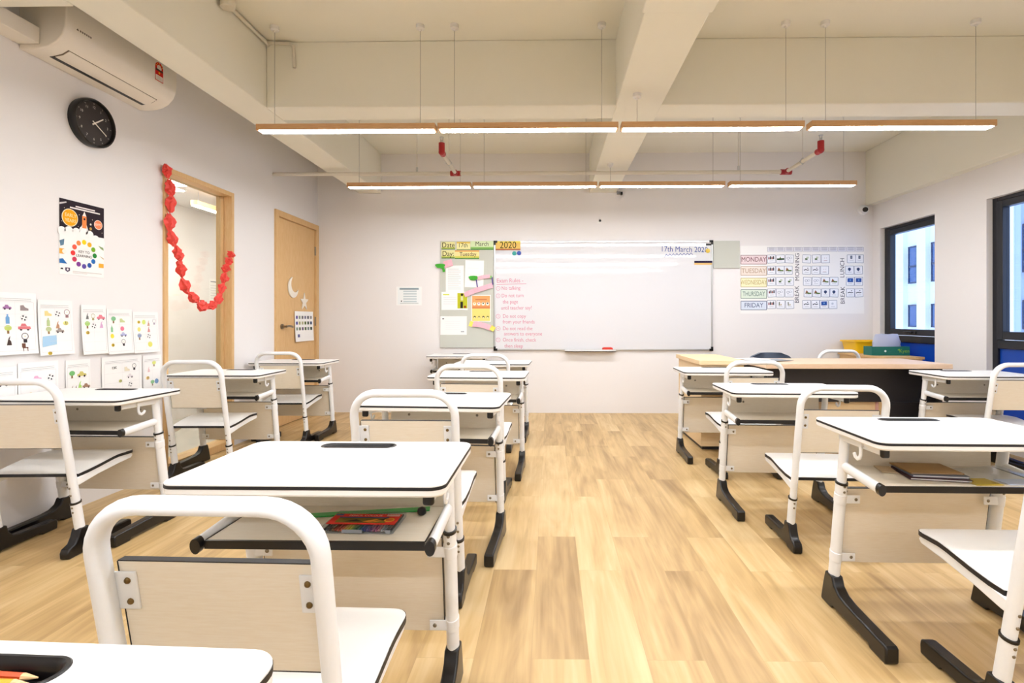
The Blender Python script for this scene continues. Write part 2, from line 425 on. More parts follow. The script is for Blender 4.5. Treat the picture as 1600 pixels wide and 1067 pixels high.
# ------------------------------------------------------------------ pendant lamps
def make_lamp(zl, zr):
    r = empty('pendant_lamp')
    L, W, Hh = 1.156, 0.075, 0.038
    m = MB()
    m.box(-L / 2, L / 2, -W / 2, -W / 2 + 0.008, 0, Hh, M_lampwood); m.box(-L / 2, L / 2, W / 2 - 0.008, W / 2, 0, Hh, M_lampwood)
    m.box(-L / 2, L / 2, -W / 2 + 0.008, W / 2 - 0.008, Hh - 0.01, Hh, M_lampwood)
    m.box(-L / 2, -L / 2 + 0.012, -W / 2 + 0.008, W / 2 - 0.008, 0, Hh - 0.01, M_lampwood); m.box(L / 2 - 0.012, L / 2, -W / 2 + 0.008, W / 2 - 0.008, 0, Hh - 0.01, M_lampwood)
    m.build('lamp_housing', r)
    m = MB(); m.box(-L / 2 + 0.013, L / 2 - 0.013, -W / 2 + 0.009, W / 2 - 0.009, -0.003, 0.02, M_lit); m.build('lamp_diffuser', r)
    for s in (-1, 1):
        zt = zl if s < 0 else zr
        m = MB(); m.cyl((s * 0.475, 0, Hh), (s * 0.475, 0, zt - 0.004), 0.0015, M_wire, 6); m.build('suspension_wire', r)
        m = MB(); m.lathe([(0.008, zt - 0.039), (0.012, zt - 0.029), (0.027, zt - 0.024), (0.027, zt)], (s * 0.475, 0, 0), M_cup, 16); m.build('ceiling_cup', r)
    return r
M_wire = mat('wire_grey', '#9A968E', 0.5); M_cup = mat('cup_white', '#E4E2DE', 0.5)
lamps = {}
row_txt = ['front row of pendant lamps', 'far row of pendant lamps', 'row of pendant lamps above the camera', 'pendant lamp row behind the camera', 'rearmost pendant lamp row']
pos_txt = ['leftmost wooden LED bar in the ', 'second wooden LED bar from the left in the ', 'third wooden LED bar from the left in the ', 'rightmost wooden LED bar in the ']
first = True
for ri, (yy, zz) in enumerate(((3.335, 2.291), (4.82, 2.306), (1.846, 2.291), (0.36, 2.291), (-1.12, 2.291))):
    for i, xc in enumerate((-1.318, -0.145, 1.032, 2.232)):
        zl, zr = ZC - zz, ZC - zz
        if i == 2: zl = (ZBM if yy > 2.44 else ZBM - 0.012) - zz
        key = (round(zl, 3), round(zr, 3))
        if key in lamps: o = copy_tree(lamps[key])
        else: o = lamps[key] = make_lamp(zl, zr)
        o.location = (xc, yy, zz)
        tag(o, pos_txt[i] + row_txt[ri], 'lamp', row_txt[ri])

# corridor lamps
for i, (x, y) in enumerate(((-3.28, 4.52), (-3.60, 4.72), (-3.10, 5.0), (-3.35, 3.2), (-3.35, 6.6))):
    r = empty('recessed_light', (x, y, 2.3))
    m = MB(); m.box(-0.145, 0.145, -0.145, 0.145, -0.012, 0, M_white); m.build('light_trim', r, bevel=0.003)
    m = MB(); m.box(-0.13, 0.13, -0.13, 0.13, -0.016, -0.004, M_lit_corr); m.build('light_diffuser', r)
    tag(r, 'square corridor ceiling light ' + ['nearest the garland end of the glass', 'seen in the upper left of the glass panel', 'seen in the upper right of the glass panel', 'hidden left of the glass panel', 'hidden behind the wooden door'][i], 'light', 'corridor ceiling lights')
r = empty('corridor_pendant', (-3.4, 5.12, 2.163)); tag(r, 'wooden LED bar hanging in the corridor behind the glass', 'lamp')
m = MB(); m.prism(rrect(-0.035, 0.035, -0.26, 0.26, 0.03), 'z', 0, 0.045, M_lampwood); m.build('lamp_housing', r)
m = MB(); m.prism(rrect(-0.028, 0.028, -0.25, 0.25, 0.026), 'z', -0.006, 0.004, M_lit_corr); m.build('lamp_diffuser', r)
for s in (-0.18, 0.18):
    m = MB(); m.cyl((0, s, 0.04), (0, s, 0.14), 0.002, M_grey, 6); m.build('suspension_wire', r)

# ------------------------------------------------------------------ student desk
DW, DD, DT = 0.327, 0.2075, 0.690
UPPER = set()
def oval_path_leg(x, p0, p1): return [(x, p0[0], p0[1]), (x, p1[0], p1[1])]
def make_desk():
    r = empty('school_desk')
    up = []
    # desktop with pen slot
    m = MB(); zt = DT; out = rrect(-DW, DW, -DD, DD, 0.035); sl = rrect(-0.108, 0.108, DD - 0.078, DD - 0.028, 0.0245)
    bm = m.bm
    def loop(pts, z):
        vs = [m.v((p[0], p[1], z)) for p in pts]; es = [bm.edges.new((vs[i], vs[(i + 1) % len(vs)])) for i in range(len(vs))]
        return vs, es
    o1, e1 = loop(inset(out, 0.002), zt); s1, e2 = loop(sl, zt)
    res = bmesh.ops.triangle_fill(bm, edges=e1 + e2, use_beauty=True, use_dissolve=False, normal=(0, 0, 1))
    for f in res['geom']:
        if isinstance(f, bmesh.types.BMFace): f.material_index = m.mi(M_lam); f.smooth = True
    prev = o1
    for off, z in ((0.0, zt - 0.002), (0.0, zt - 0.0235), (0.004, zt - 0.028)):
        cur = [m.v((p[0], p[1], z)) for p in inset(out, off)]
        for i in range(len(cur)):
            j = (i + 1) % len(cur); m.face([prev[i], prev[j], cur[j], cur[i]], M_lam)
        prev = cur
    m.face(prev, M_lam)
    dt = m.build('desktop', r, recalc=True); up.append(dt)
    m = MB(); oo = inset(out, -0.0008); ii = inset(out, 0.003)
    m.grid_loft([[(p[0], p[1], zt - 0.012) for p in ii], [(p[0], p[1], zt - 0.012) for p in oo], [(p[0], p[1], zt - 0.0045) for p in oo], [(p[0], p[1], zt - 0.0045) for p in ii]], M_edge, True, False, False)
    m.build('edge_band', dt)
    m = MB(); so = inset(sl, -0.0035); si = inset(sl, 0.0055)
    m.grid_loft([[(p[0], p[1], zt - 0.0002) for p in so], [(p[0], p[1], zt + 0.0016) for p in inset(sl, -0.0015)], [(p[0], p[1], zt + 0.0016) for p in inset(sl, 0.002)], [(p[0], p[1], zt - 0.002) for p in si], [(p[0], p[1], zt - 0.021) for p in inset(sl, 0.008)]], M_black, True, False, True)
    up.append(m.build('pen_tray', r, recalc=False))
    # shelf and panels
    m = MB(); m.box(-0.266, 0.266, -0.128, 0.105, 0.512, 0.530, M_maple); sh = m.build('shelf', r); up.append(sh)
    m = MB(); m.box(-0.266, 0.266, -0.134, -0.1275, 0.511, 0.531, M_black)
    for s in (-1, 1): m.box(s * 0.266 - 0.0015, s * 0.266 + 0.0015, -0.128, 0.105, 0.5295, 0.5312, M_edge)
    m.build('shelf_edging', sh)
    m = MB(); m.box(-0.262, 0.262, 0.106, 0.12, 0.512, 0.660, M_maple); bp2 = m.build('back_panel', r); up.append(bp2)
    for s in (-1, 1):
        m = MB(); m.ball((s * 0.17, 0.105, 0.592), (0.0065, 0.003, 0.0065), M_steel, 10, 5); m.build('screw', bp2)
    m = MB()
    m.grid_loft([[(-0.256, 0.140, 0.165), (0.256, 0.140, 0.165), (0.256, 0.153, 0.166), (-0.256, 0.153, 0.166)], [(-0.256, 0.100, 0.453), (0.256, 0.100, 0.453), (0.256, 0.113, 0.454), (-0.256, 0.113, 0.454)]], M_maple)
    mp2 = m.build('modesty_panel', r)
    m = MB(); m.grid_loft([[(-0.257, 0.099, 0.452), (0.257, 0.099, 0.452), (0.257, 0.1135, 0.453), (-0.257, 0.1135, 0.453)], [(-0.257, 0.0988, 0.4545), (0.257, 0.0988, 0.4545), (0.257, 0.1133, 0.4555), (-0.257, 0.1133, 0.4555)]], M_edge)
    for s in (-1, 1):
        m.grid_loft([[(s * 0.256, 0.1395, 0.165), (s * 0.258, 0.1395, 0.165), (s * 0.258, 0.1535, 0.166), (s * 0.256, 0.1535, 0.166)], [(s * 0.256, 0.0995, 0.453), (s * 0.258, 0.0995, 0.453), (s * 0.258, 0.1135, 0.454), (s * 0.256, 0.1135, 0.454)]], M_edge)
    m.build('panel_edging', mp2)
    def axis(z): return 0.145 + (0.065 - 0.145) * (z - 0.10) / 0.57
    for s in (-1, 1):
        x = s * 0.281
        m = MB(); m.tube([(x, axis(0.46), 0.46), (x, axis(0.662), 0.662)], 0.0145, 0.0205, (1, 0, 0), M_white, 18); up.append(m.build('upper_post', r))
        m = MB(); m.tube([(x, axis(0.09), 0.09), (x, axis(0.478), 0.478)], 0.0178, 0.024, (1, 0, 0), M_white, 18)
        leg = m.build('leg', r)
        m = MB(); m.tube([(x, axis(0.473), 0.473), (x, axis(0.481), 0.481)], 0.0198, 0.0262, (1, 0, 0), M_black, 18); m.build('collar', leg)
        m = MB()
        foot = [(-0.195, 0.006), (-0.195, 0.05), (-0.188, 0.057), (-0.05, 0.062), (0.03, 0.066), (0.075, 0.074), (0.105, 0.092), (0.119, 0.122), (0.168, 0.122), (0.183, 0.075), (0.198, 0.012), (0.198, 0.0), (0.13, 0.0), (0.12, 0.011), (-0.10, 0.011), (-0.11, 0.0), (-0.185, 0.0)]
        m.prism(foot, 'x', x - 0.021, x + 0.021, M_black); m.build('foot', leg, bevel=0.006, seg=3)
        m = MB()
        for z in (0.447, 0.467):
            m.ball((x + s * 0.0, axis(z) - 0.0235, z), (0.005, 0.003, 0.005), M_steel, 8, 4); m.ball((x - s * 0.0165, axis(z) - 0.008, z), (0.003, 0.005, 0.005), M_steel, 8, 4)
        m.build('screw', leg)
        for z in (0.418, 0.195):
            m = MB(); m.tube([(x, axis(z - 0.018), z - 0.018), (x, axis(z + 0.018), z + 0.018)], 0.0195, 0.0258, (1, 0, 0), M_white, 18)
            yk = axis(z) - 0.0145
            xi = x - s * 0.062
            m.box(min(x, xi), max(x, xi), yk - 0.004, yk + 0.0, z - 0.015, z + 0.015, M_white)
            cl = m.build('clamp', leg, bevel=0.002)
            m = MB(); m.ball((x - s * 0.047, yk - 0.004, z), (0.006, 0.003, 0.006), M_steel, 10, 5); m.build('screw', cl)
        # shelf rail
        m = MB(); m.tube([(x, 0.075, 0.537), (x, -0.13, 0.522)], 0.0185, 0.0115, (0, 0, 1), M_white, 16); rl = m.build('shelf_rail', r); up.append(rl)
        m = MB(); m.tube([(x, -0.128, 0.522), (x, -0.142, 0.5215), (x, -0.146, 0.521)], 0.0195, 0.0125, (0, 0, 1), M_black, 16); m.build('end_cap', rl)
        # top rail
        m = MB(); m.prism([(-0.150, 0.634), (-0.150, 0.662), (0.09, 0.662), (0.09, 0.628)], 'x', x - 0.0125, x + 0.0125, M_white); tr = m.build('top_rail', r, bevel=0.005); up.append(tr)
        m = MB(); m.box(x - 0.0135, x + 0.0135, -0.165, -0.148, 0.628, 0.662, M_black); m.build('end_cap', tr, bevel=0.007, seg=3)
        # bag hook on the outer face
        m = MB(); xo = x + s * 0.0165
        hk = [(xo, -0.050, 0.655), (xo, -0.056, 0.632), (xo, -0.056, 0.612), (xo, -0.050, 0.600), (xo, -0.037, 0.594), (xo, -0.024, 0.599), (xo, -0.018, 0.610)]
        m.tube(hk, 0.0045, 0.0075, (1, 0, 0), M_white, 8); m.box(min(x + s * 0.012, xo + s * 0.004), max(x + s * 0.012, xo + s * 0.004), -0.066, -0.036, 0.64, 0.66, M_white)
        up.append(m.build('bag_hook', r, bevel=0.001))
    return r, up
desk0, up0 = make_desk()
up_names = {o.name for o in up0}
def place(proto, names, loc, rz, dh):
    if not proto.get('used'):
        proto['used'] = 1; r = proto; kids = [(c, c.name in names) for c in r.children]
    else:
        r = proto.copy(); COL.objects.link(r); kids = []
        for ch in list(proto.children):
            c = copy_tree(ch, r); kids.append((c, ch.name in names))
    r.location = (loc[0], loc[1], 0); r.rotation_euler = (0, 0, rz)
    for c, u in kids:
        c.location.z = dh if u else 0.0
    return r
DESKS = [
 ('A', -0.565, 1.362, -0.004, 0.008, 'white school desk left of the aisle with a red pencil set on its shelf'),
 ('B', -0.535, 2.432, -0.058, 0.009, 'white school desk directly beyond the desk with the red pencil set'),
 ('C', -0.490, 3.611, -0.033, 0.002, 'white school desk left of the aisle, third from the front wall'),
 ('E', -0.507, 4.672, -0.04, -0.002, 'white school desk left of the aisle, second from the front wall'),
 ('F', -0.985, 5.62, -0.004, -0.004, 'farthest white school desk, against the wall under the left grey pinboard'),
 ('D1', -2.332, 2.585, -0.02, 0.005, 'white school desk beside the children\'s worksheets on the left wall'),
 ('D2', -2.340, 3.726, 0.012, -0.001, 'white school desk beside the tall glass panel with the red garland'),
 ('D3', -2.328, 4.687, 0.004, 0.002, 'white school desk beside the beech wooden door'),
 ('R1', 1.318, 4.02, -0.02, -0.005, 'white school desk right of the aisle, touching the light wood pedestal cabinet'),
 ('R2', 1.296, 2.936, -0.028, -0.003, 'white school desk right of the aisle, in the middle of its column'),
 ('R3', 1.340, 1.806, -0.011, 0.004, 'white school desk with booklets and a plastic sleeve on its shelf'),
 ('R4', 3.050, 3.79, -0.02, -0.007, 'white school desk between the teacher\'s table and the right-hand window'),
 ('Z', -0.640, 0.396, -0.037, 0.0, 'white school desk cut off in the lower left corner, pencils in its slot'),
]
DP = {}
for k, x, y, rz, dh, lab in DESKS:
    o = place(desk0, up_names, (x, y), rz, dh); tag(o, lab, 'desk', 'student desks'); DP[k] = (x, y, rz, dh)
def on_desk(k, lx, ly, z):
    x, y, rz, dh = DP[k]; c, s = math.cos(rz), math.sin(rz)
    return (x + c * lx - s * ly, y + s * lx + c * ly, z + dh)

# ------------------------------------------------------------------ student chair
def make_chair():
    r = empty('school_chair'); up = []
    cw, yb, hb, rc = 0.1855, -0.204, 0.7845, 0.085
    def ax(z): return -0.082 + (yb + 0.082) * (z - 0.10) / (hb - 0.10)
    path = [(-cw, ax(z), z) for z in (0.225, 0.35, 0.5, 0.62, hb - rc)]
    for k in range(1, 9):
        a = R(180 - 90 * k / 8); path.append((-cw + rc + rc * math.cos(a), ax(hb - rc + rc * math.sin(a)), hb - rc + rc * math.sin(a)))
    for x in (-0.05, 0.05): path.append((x, yb, hb))
    for k in range(0, 8):
        a = R(90 - 90 * k / 8); path.append((cw - rc + rc * math.cos(a), ax(hb - rc + rc * math.sin(a)), hb - rc + rc * math.sin(a)))
    path += [(cw, ax(z), z) for z in (hb - rc, 0.62, 0.5, 0.35, 0.225)]
    m = MB(); nrm = Vector((0, 1, -(yb + 0.082) / (hb - 0.10) * 1.0)).normalized()
    m.tube(path, 0.0195, 0.0145, nrm, M_white, 18)
    up.append(m.build('bent_tube_frame', r))
    for s in (-1, 1):
        x = s * cw
        m = MB(); m.tube([(x, ax(0.08), 0.08), (x, ax(0.238), 0.238)], 0.0175, 0.0225, (1, 0, 0), M_white, 18); leg = m.build('leg', r)
        m = MB(); m.tube([(x, ax(0.234), 0.234), (x, ax(0.242), 0.242)], 0.0195, 0.0248, (1, 0, 0), M_black, 18); m.build('collar', leg)
        m = MB()
        for z in (0.195, 0.217, 0.275, 0.31): m.ball((x, ax(z) - (0.0225 if z < 0.24 else 0.0195), z), (0.005, 0.003, 0.005), M_steel, 8, 4)
        m.build('screw', leg)
        m = MB()
        foot = [(-0.166, 0.004), (-0.168, 0.03), (-0.160, 0.046), (-0.13, 0.058), (-0.115, 0.085), (-0.105, 0.118), (-0.058, 0.118), (-0.05, 0.085), (-0.03, 0.064), (0.0, 0.056), (0.18, 0.052), (0.197, 0.046), (0.2, 0.03), (0.198, 0.0), (0.12, 0.0), (0.11, 0.010), (-0.08, 0.010), (-0.09, 0.0), (-0.155, 0.0)]
        m.prism(foot, 'x', x - 0.0205, x + 0.0205, M_black); m.build('foot', leg, bevel=0.006, seg=3)
    # seat
    prof = [(0.237, 0.380), (0.225, 0.3835), (0.19, 0.386), (0.12, 0.388), (0.10, 0.3865), (0.08, 0.384), (0.0, 0.371), (-0.06, 0.3605), (-0.099, 0.353)]
    def halfw(y):
        w2 = 0.205 if y > -0.05 else 0.203 - 0.012 * (-0.05 - y) / 0.05
        if y > 0.187:
            q = min(1, (y - 0.187) / 0.05); w2 = 0.155 + 0.05 * math.sqrt(max(0, 1 - q * q))
        return w2
    fine = []
    ys = [0.237, 0.235, 0.231, 0.224, 0.214, 0.2, 0.187] + [y for y, z in prof if y < 0.187]
    def zof(y):
        for (y0, z0), (y1, z1) in zip(prof, prof[1:]):
            if y1 <= y <= y0: return z0 + (z1 - z0) * (y0 - y) / (y0 - y1)
        return prof[-1][1]
    m = MB(); top = []; bot = []
    for y in ys:
        h = halfw(y); top.append([m.v((h * q, y, zof(y))) for q in (-1, -0.5, 0, 0.5, 1)]); bot.append([m.v((h * q, y, zof(y) - 0.013)) for q in (-1, -0.5, 0, 0.5, 1)])
    for a, b2 in zip(top, top[1:]):
        for i in range(4): m.face([a[i], a[i + 1], b2[i + 1], b2[i]], M_lam)
    for a, b2 in zip(bot, bot[1:]):
        for i in range(4): m.face([b2[i], b2[i + 1], a[i + 1], a[i]], M_lam)
    seat = m.build('seat', r, angle=60, recalc=False); up.append(seat)
    m = MB()
    per = [(-halfw(y), y) for y in ys] ; loop2 = per[::-1] + [(0, 0.2372)] + [(halfw(y), y) for y in ys]
    ring_t = [(x, y, zof(y) - 0.0005) for x, y in loop2]; 
    def outw(p, d): return (p[0] + (d if p[0] > 0 else -d if p[0] < 0 else 0), p[1] + (d if p[1] > 0.2 else -d if p[1] < -0.095 else 0))
    r1 = [(*outw(p, 0.0012), zof(p[1]) - 0.0008) for p in loop2]; r2 = [(*outw(p, 0.0012), zof(p[1]) - 0.0145) for p in loop2]
    m.grid_loft([r1, r2], M_edge, True, False, False); m.build('edge_band', seat, recalc=True)
    # seat frame rails
    for s in (-1, 1):
        m = MB(); xx = s * 0.192
        m.prism([(-0.125, 0.334), (-0.095, 0.340), (-0.06, 0.3465), (0.0, 0.357), (0.08, 0.370), (0.12, 0.374), (0.205, 0.372), (0.216, 0.358), (0.205, 0.346), (0.12, 0.338), (0.0, 0.322), (-0.095, 0.303), (-0.125, 0.300)], 'x', xx - 0.006, xx + 0.006, M_white)
        up.append(m.build('seat_rail', r, bevel=0.003))
    m = MB(); m.box(-0.186, 0.186, 0.17, 0.19, 0.345, 0.369, M_white); m.box(-0.186, 0.186, -0.02, 0.0, 0.33, 0.354, M_white); up.append(m.build('seat_crossbar', r, bevel=0.003))
    # backrest
    zb0, zb1 = 0.478, 0.678
    def yb2(z): return ax(z) + 0.016
    m = MB()
    def panel(x0, x1, z0, z1, t0, t1, mt):
        m.grid_loft([[(x0, yb2(z0) + t0, z0), (x1, yb2(z0) + t0, z0), (x1, yb2(z0) + t1, z0), (x0, yb2(z0) + t1, z0)], [(x0, yb2(z1) + t0, z1), (x1, yb2(z1) + t0, z1), (x1, yb2(z1) + t1, z1), (x0, yb2(z1) + t1, z1)]], mt)
    panel(-0.168, 0.168, zb0, zb1, 0, 0.014, M_maple); br2 = m.build('backrest', r); up.append(br2)
    m = MB(); panel(-0.1685, 0.1685, zb1, zb1 + 0.002, -0.0005, 0.0145, M_edge); panel(-0.1685, 0.1685, zb0 - 0.002, zb0, -0.0005, 0.0145, M_edge)
    panel(-0.1702, -0.168, zb0, zb1, -0.0005, 0.0145, M_edge); panel(0.168, 0.1702, zb0, zb1, -0.0005, 0.0145, M_edge); m.build('edge_band', br2)
    for s in (-1, 1):
        m = MB(); xa, xb = sorted((s * 0.139, s * 0.18)); panel(xa, xb, 0.592, 0.66, -0.0045, 0.0, M_white); bk = m.build('bracket', r, bevel=0.001); up.append(bk)
        for z in (0.607, 0.645):
            m = MB(); m.ball((s * 0.153, yb2(z) - 0.005, z), (0.0058, 0.004, 0.0058), M_brass, 10, 5); m.build('bolt', bk)
    return r, up
chair0, cup0 = make_chair(); cup_names = {o.name for o in cup0}
CHAIRS = [
 ('A', -0.548, 1.015, -0.024, -0.010, 'large white tubular chair in the foreground, at the desk with the red pencil set'),
 ('B', -0.530, 2.067, -0.013, 0.018, 'white tubular chair right behind the foreground desk, left of the aisle'),
 ('C', -0.463, 3.164, -0.049, 0.016, 'white tubular chair left of the aisle, second from the front wall'),
 ('E', -0.520, 4.29, 0.0, 0.001, 'white tubular chair left of the aisle, closest to the whiteboard'),
 ('D1', -2.352, 2.42, 0.04, 0.013, 'white tubular chair at the left edge, below the children\'s worksheets'),
 ('D2', -2.315, 3.49, 0.025, 0.012, 'white tubular chair standing before the tall glass panel with the garland'),
 ('D3', -2.290, 4.50, 0.028, 0.002, 'white tubular chair standing before the wooden door'),
 ('R1', 1.350, 3.639, 0.015, 0.002, 'white tubular chair right of the aisle, nearest the teacher\'s table'),
 ('R2', 1.322, 2.53, -0.05, -0.020, 'white tubular chair right of the aisle, middle of its column'),
 ('R3', 1.389, 1.479, -0.015, 0.003, 'white tubular chair cropped by the right edge, at the desk with booklets'),
 ('R4', 3.095, 3.62, -0.031, -0.01, 'white tubular chair at the right edge beside the window'),
 ('G', 2.700, 5.08, 0.013, -0.009, 'white tubular chair behind the teacher\'s table, only its top bar showing'),
]
for k, x, y, rz, dh, lab in CHAIRS:
    o = place(chair0, cup_names, (x, y), rz, dh); tag(o, lab, 'chair', 'student chairs')

# ------------------------------------------------------------------ things on the desks
def pencil_case():
    p = on_desk('A', 0.085, -0.03, 0.5312)
    r = empty('pencil_set_box', p, R(-1)); tag(r, 'clear plastic box of coloured pencils with a red printed cover', 'pencil box')
    m = MB(); m.prism(rrect(-0.092, 0.092, -0.06, 0.06, 0.006), 'z', 0, 0.014, M_clear); m.build('case', r, bevel=0.002)
    for i in range(24):
        x = -0.084 + i * 0.0073
        c = ['#2B2A2C', '#3A3B42', '#55453A', '#7A4A2A', '#8C2A20', '#B23A24', '#D0562A', '#D8952E', '#E2C23A', '#B9BE4A', '#5E8A3C', '#2F6E4A', '#2B6F80', '#2A5A96', '#2F3F86', '#4A3A80', '#6A3A74', '#93406E', '#B65A7A', '#C98A8A', '#A0A0A4', '#77777C', '#4A4A4E', '#2B2A2C'][i]
        m = MB(); m.cyl((x, -0.052, 0.006), (x, 0.052, 0.006), 0.0031, mat('pencil_lacquer_' + c[1:].lower(), c, 0.3), 6)
        m.build('pencil', r)
    m = MB(Matrix.Translation((0, 0, 0.0145)))
    m.rect(-0.088, -0.036, 0.088, 0.034, 0.0, ink('#DA3A2C'))
    m.rect(-0.07, -0.026, 0.06, 0.008, 0.0003, ink('#7A6420')); m.rect(-0.07, 0.006, 0.06, 0.012, 0.0004, ink('#3F4E86'))
    m.poly([(-0.05, -0.02), (-0.02, -0.004), (0.0, -0.018)], 0.0005, ink('#2E2A18')); m.poly([(0.0, -0.018), (0.03, 0.0), (0.05, -0.012), (0.02, -0.024)], 0.0005, ink('#D98A2A'))
    m.poly([(0.02, -0.02), (0.055, 0.004), (0.06, -0.002)], 0.0006, ink('#3A2410'))
    m.disc(0.066, -0.006, 0.014, 0.0006, ink('#E0702A')); m.ring(0.066, -0.006, 0.010, 0.012, 0.0008, ink('#F2C23A'))
    m.rect(0.05, 0.018, 0.084, 0.03, 0.0005, ink('#E9B9B4')); m.rect(-0.086, 0.02, -0.066, 0.031, 0.0005, ink('#5A6488'))
    m.text('PENCIL COLOUR', -0.005, 0.021, 0.0115, 0.0006, ink('#F0C9B8'))
    m.build('printed_cover', r, recalc=False)
    m = MB(); m.box(-0.035, 0.015, -0.0618, -0.0598, 0.003, 0.011, M_grey); m.box(0.074, 0.086, -0.0618, -0.0598, 0.003, 0.011, M_grey); m.build('clasp', r)
pencil_case()
p = on_desk('A', 0.065, 0.052, 0.5312)
m = MB(Matrix.Translation(p) @ Matrix.Rotation(R(10), 4, 'Z')); m.box(-0.155, 0.165, -0.014, 0.014, 0, 0.003, mat('green_acrylic', '#35B04E', 0.3)); 
tag(m.build('ruler', bevel=0.0008), 'bright green ruler lying behind the red pencil set', 'ruler')
p = on_desk('A', 0.215, 0.040, 0.5312)
o = MB(); o.lathe([(0.007, 0), (0.0115, 0.004), (0.0125, 0.011), (0.010, 0.018), (0.004, 0.021)], p, M_black, 16); tag(o.build('rubber_stopper'), 'small round black stopper on the shelf right of the red pencil set', 'stopper')
# booklets on desk R3
def booklet(lx, ly, z, w2, d2, t, rz, cover, page, label, sheets=True):
    p = on_desk('R3', lx, ly, z); r = empty('booklet', p, R(rz))
    m = MB(); m.box(-w2 / 2 + 0.003, w2 / 2 - 0.003, -d2 / 2 + 0.003, d2 / 2 - 0.003, 0.001, t - 0.001, page); m.build('pages', r)
    m = MB(); m.box(-w2 / 2, w2 / 2, -d2 / 2, d2 / 2, 0, 0.0012, cover); m.box(-w2 / 2, w2 / 2, -d2 / 2, d2 / 2, t - 0.0012, t, cover); m.box(-w2 / 2, -w2 / 2 + 0.0015, -d2 / 2, d2 / 2, 0, t, cover); m.build('cover', r)
    tag(r, label, 'booklet', 'booklets on the right front desk'); return r
booklet(-0.035, -0.008, 0.5312, 0.185, 0.14, 0.007, -10, mat('cover_maroon', '#4A2630', 0.5), M_paper, 'dark maroon booklet lying at the bottom of the pile')
booklet(-0.030, 0.004, 0.5384, 0.175, 0.135, 0.007, -7, mat('cover_grey', '#6A7080', 0.5), M_paper, 'grey booklet in the middle of the pile')
booklet(-0.034, 0.016, 0.5456, 0.17, 0.125, 0.004, -4, mat('cover_ochre', '#A9834E', 0.5), M_paper, 'ochre and brown booklet on top of the pile')
p = on_desk('R3', -0.125, 0.045, 0.5312); m = MB(Matrix.Translation(p) @ Matrix.Rotation(R(-14), 4, 'Z')); m.box(-0.05, 0.0, -0.04, 0.04, 0, 0.004, mat('brown_card', '#CDB694', 0.7)); tag(m.build('card_sheet'), 'plain tan card left of the pile of booklets', 'card')
p = on_desk('R3', 0.14, -0.02, 0.5312); r = empty('plastic_sleeve', p, R(2)); tag(r, 'clear crinkled plastic sleeve on the shelf right of the booklets', 'plastic sleeve')
m = MB(); g = []
rr = random.Random(3)
for i in range(9): g.append([m.v((-0.115 + i * 0.029, -0.095 + j * 0.026, 0.002 + rr.random() * 0.012 * (1 if 0 < i < 8 and 0 < j < 7 else 0.2) + 0.012 * (i / 8) ** 2)) for j in range(8)])
for a, b2 in zip(g, g[1:]):
    for j in range(7): m.face([a[j], b2[j], b2[j + 1], a[j + 1]], M_clear)
m.build('sleeve_film', r)
m = MB(); m.box(-0.11, -0.02, -0.094, -0.02, 0.0002, 0.0012, ink('#E2C04A')); m.box(0.0, 0.1, -0.094, -0.03, 0.0002, 0.0012, ink('#DDE3F2')); m.build('sheet_inside', r)
# pencils in the slot of desk Z
for i, (dx, dy, c, lab, L) in enumerate(((-0.03, 0.014, '#7A35C0', 'purple pencil in the slot of the lower left desk', 0.12), (0.03, 0.011, '#D2542C', 'orange-red pencil in the slot of the lower left desk', 0.09), (0.0, 0.0, '#F0A81E', 'yellow pencil with a white tip in the slot of the lower left desk', 0.15), (-0.01, -0.011, '#3A2A28', 'dark pencil in the slot of the lower left desk', 0.15))):
    p = on_desk('Z', dx, DD - 0.053 + dy, DT - 0.012 - 0.0)
    r = empty('pencil', p, DP['Z'][2] + R((1, -2, 0, 1)[i])); tag(r, lab, 'pencil', 'pencils in the desk slot')
    m = MB(); m.cyl((-L / 2, 0, 0), (L / 2 - 0.02, 0, 0), 0.0042, mat('pencil_lacquer_' + c[1:].lower(), c, 0.3), 6); m.build('barrel', r)
    m = MB(); m.grid_loft([[(L / 2 - 0.02, 0.004 * math.cos(a), 0.004 * math.sin(a)) for a in [k * math.pi / 4 for k in range(8)]], [(L / 2 - 0.002, 0.0008 * math.cos(a), 0.0008 * math.sin(a)) for a in [k * math.pi / 4 for k in range(8)]]], mat('pencil_wood', '#E3C08E', 0.6)); m.build('tip', r)

# ------------------------------------------------------------------ teacher's corner
t = empty('teacher_table', (2.35, 4.32, 0)); tag(t, 'large teacher\'s table with pale wood top and black front panel', 'table')
T0 = Matrix.Translation((-2.35, -4.32, 0))
m = MB(T0); m.box(1.665, 3.09, 4.02, 4.62, 0.69, 0.727, M_desk); m.build('table_top', t, bevel=0.002)
m = MB(T0); m.box(1.72, 3.03, 4.12, 4.14, 0.42, 0.69, M_darkpanel); m.build('modesty_panel', t)
m = MB(T0); m.box(2.62, 3.03, 4.10, 4.125, 0.0, 0.42, M_darkpanel); m.build('side_front_panel', t)
m = MB(T0); m.box(3.03, 3.055, 4.08, 4.58, 0, 0.69, M_darkpanel); m.build('end_panel', t)
m = MB(T0); m.box(1.70, 1.725, 4.1, 4.58, 0, 0.69, M_darkpanel); m.build('end_panel', t)
dp = MB(T0); dp.box(2.16, 2.60, 4.16, 4.58, 0.06, 0.66, M_cab); dpo = dp.build('drawer_pedestal', t, bevel=0.002)
m = MB(T0); m.box(2.585, 2.603, 4.145, 4.165, 0.02, 0.67, mat('pink_edging', '#D9A9A0', 0.5)); m.build('pedestal_edging', dpo)
m = MB(T0)
for z in (0.22, 0.42): m.box(2.165, 2.595, 4.157, 4.161, z, z + 0.006, M_black)
m.build('drawer_gap', dpo)
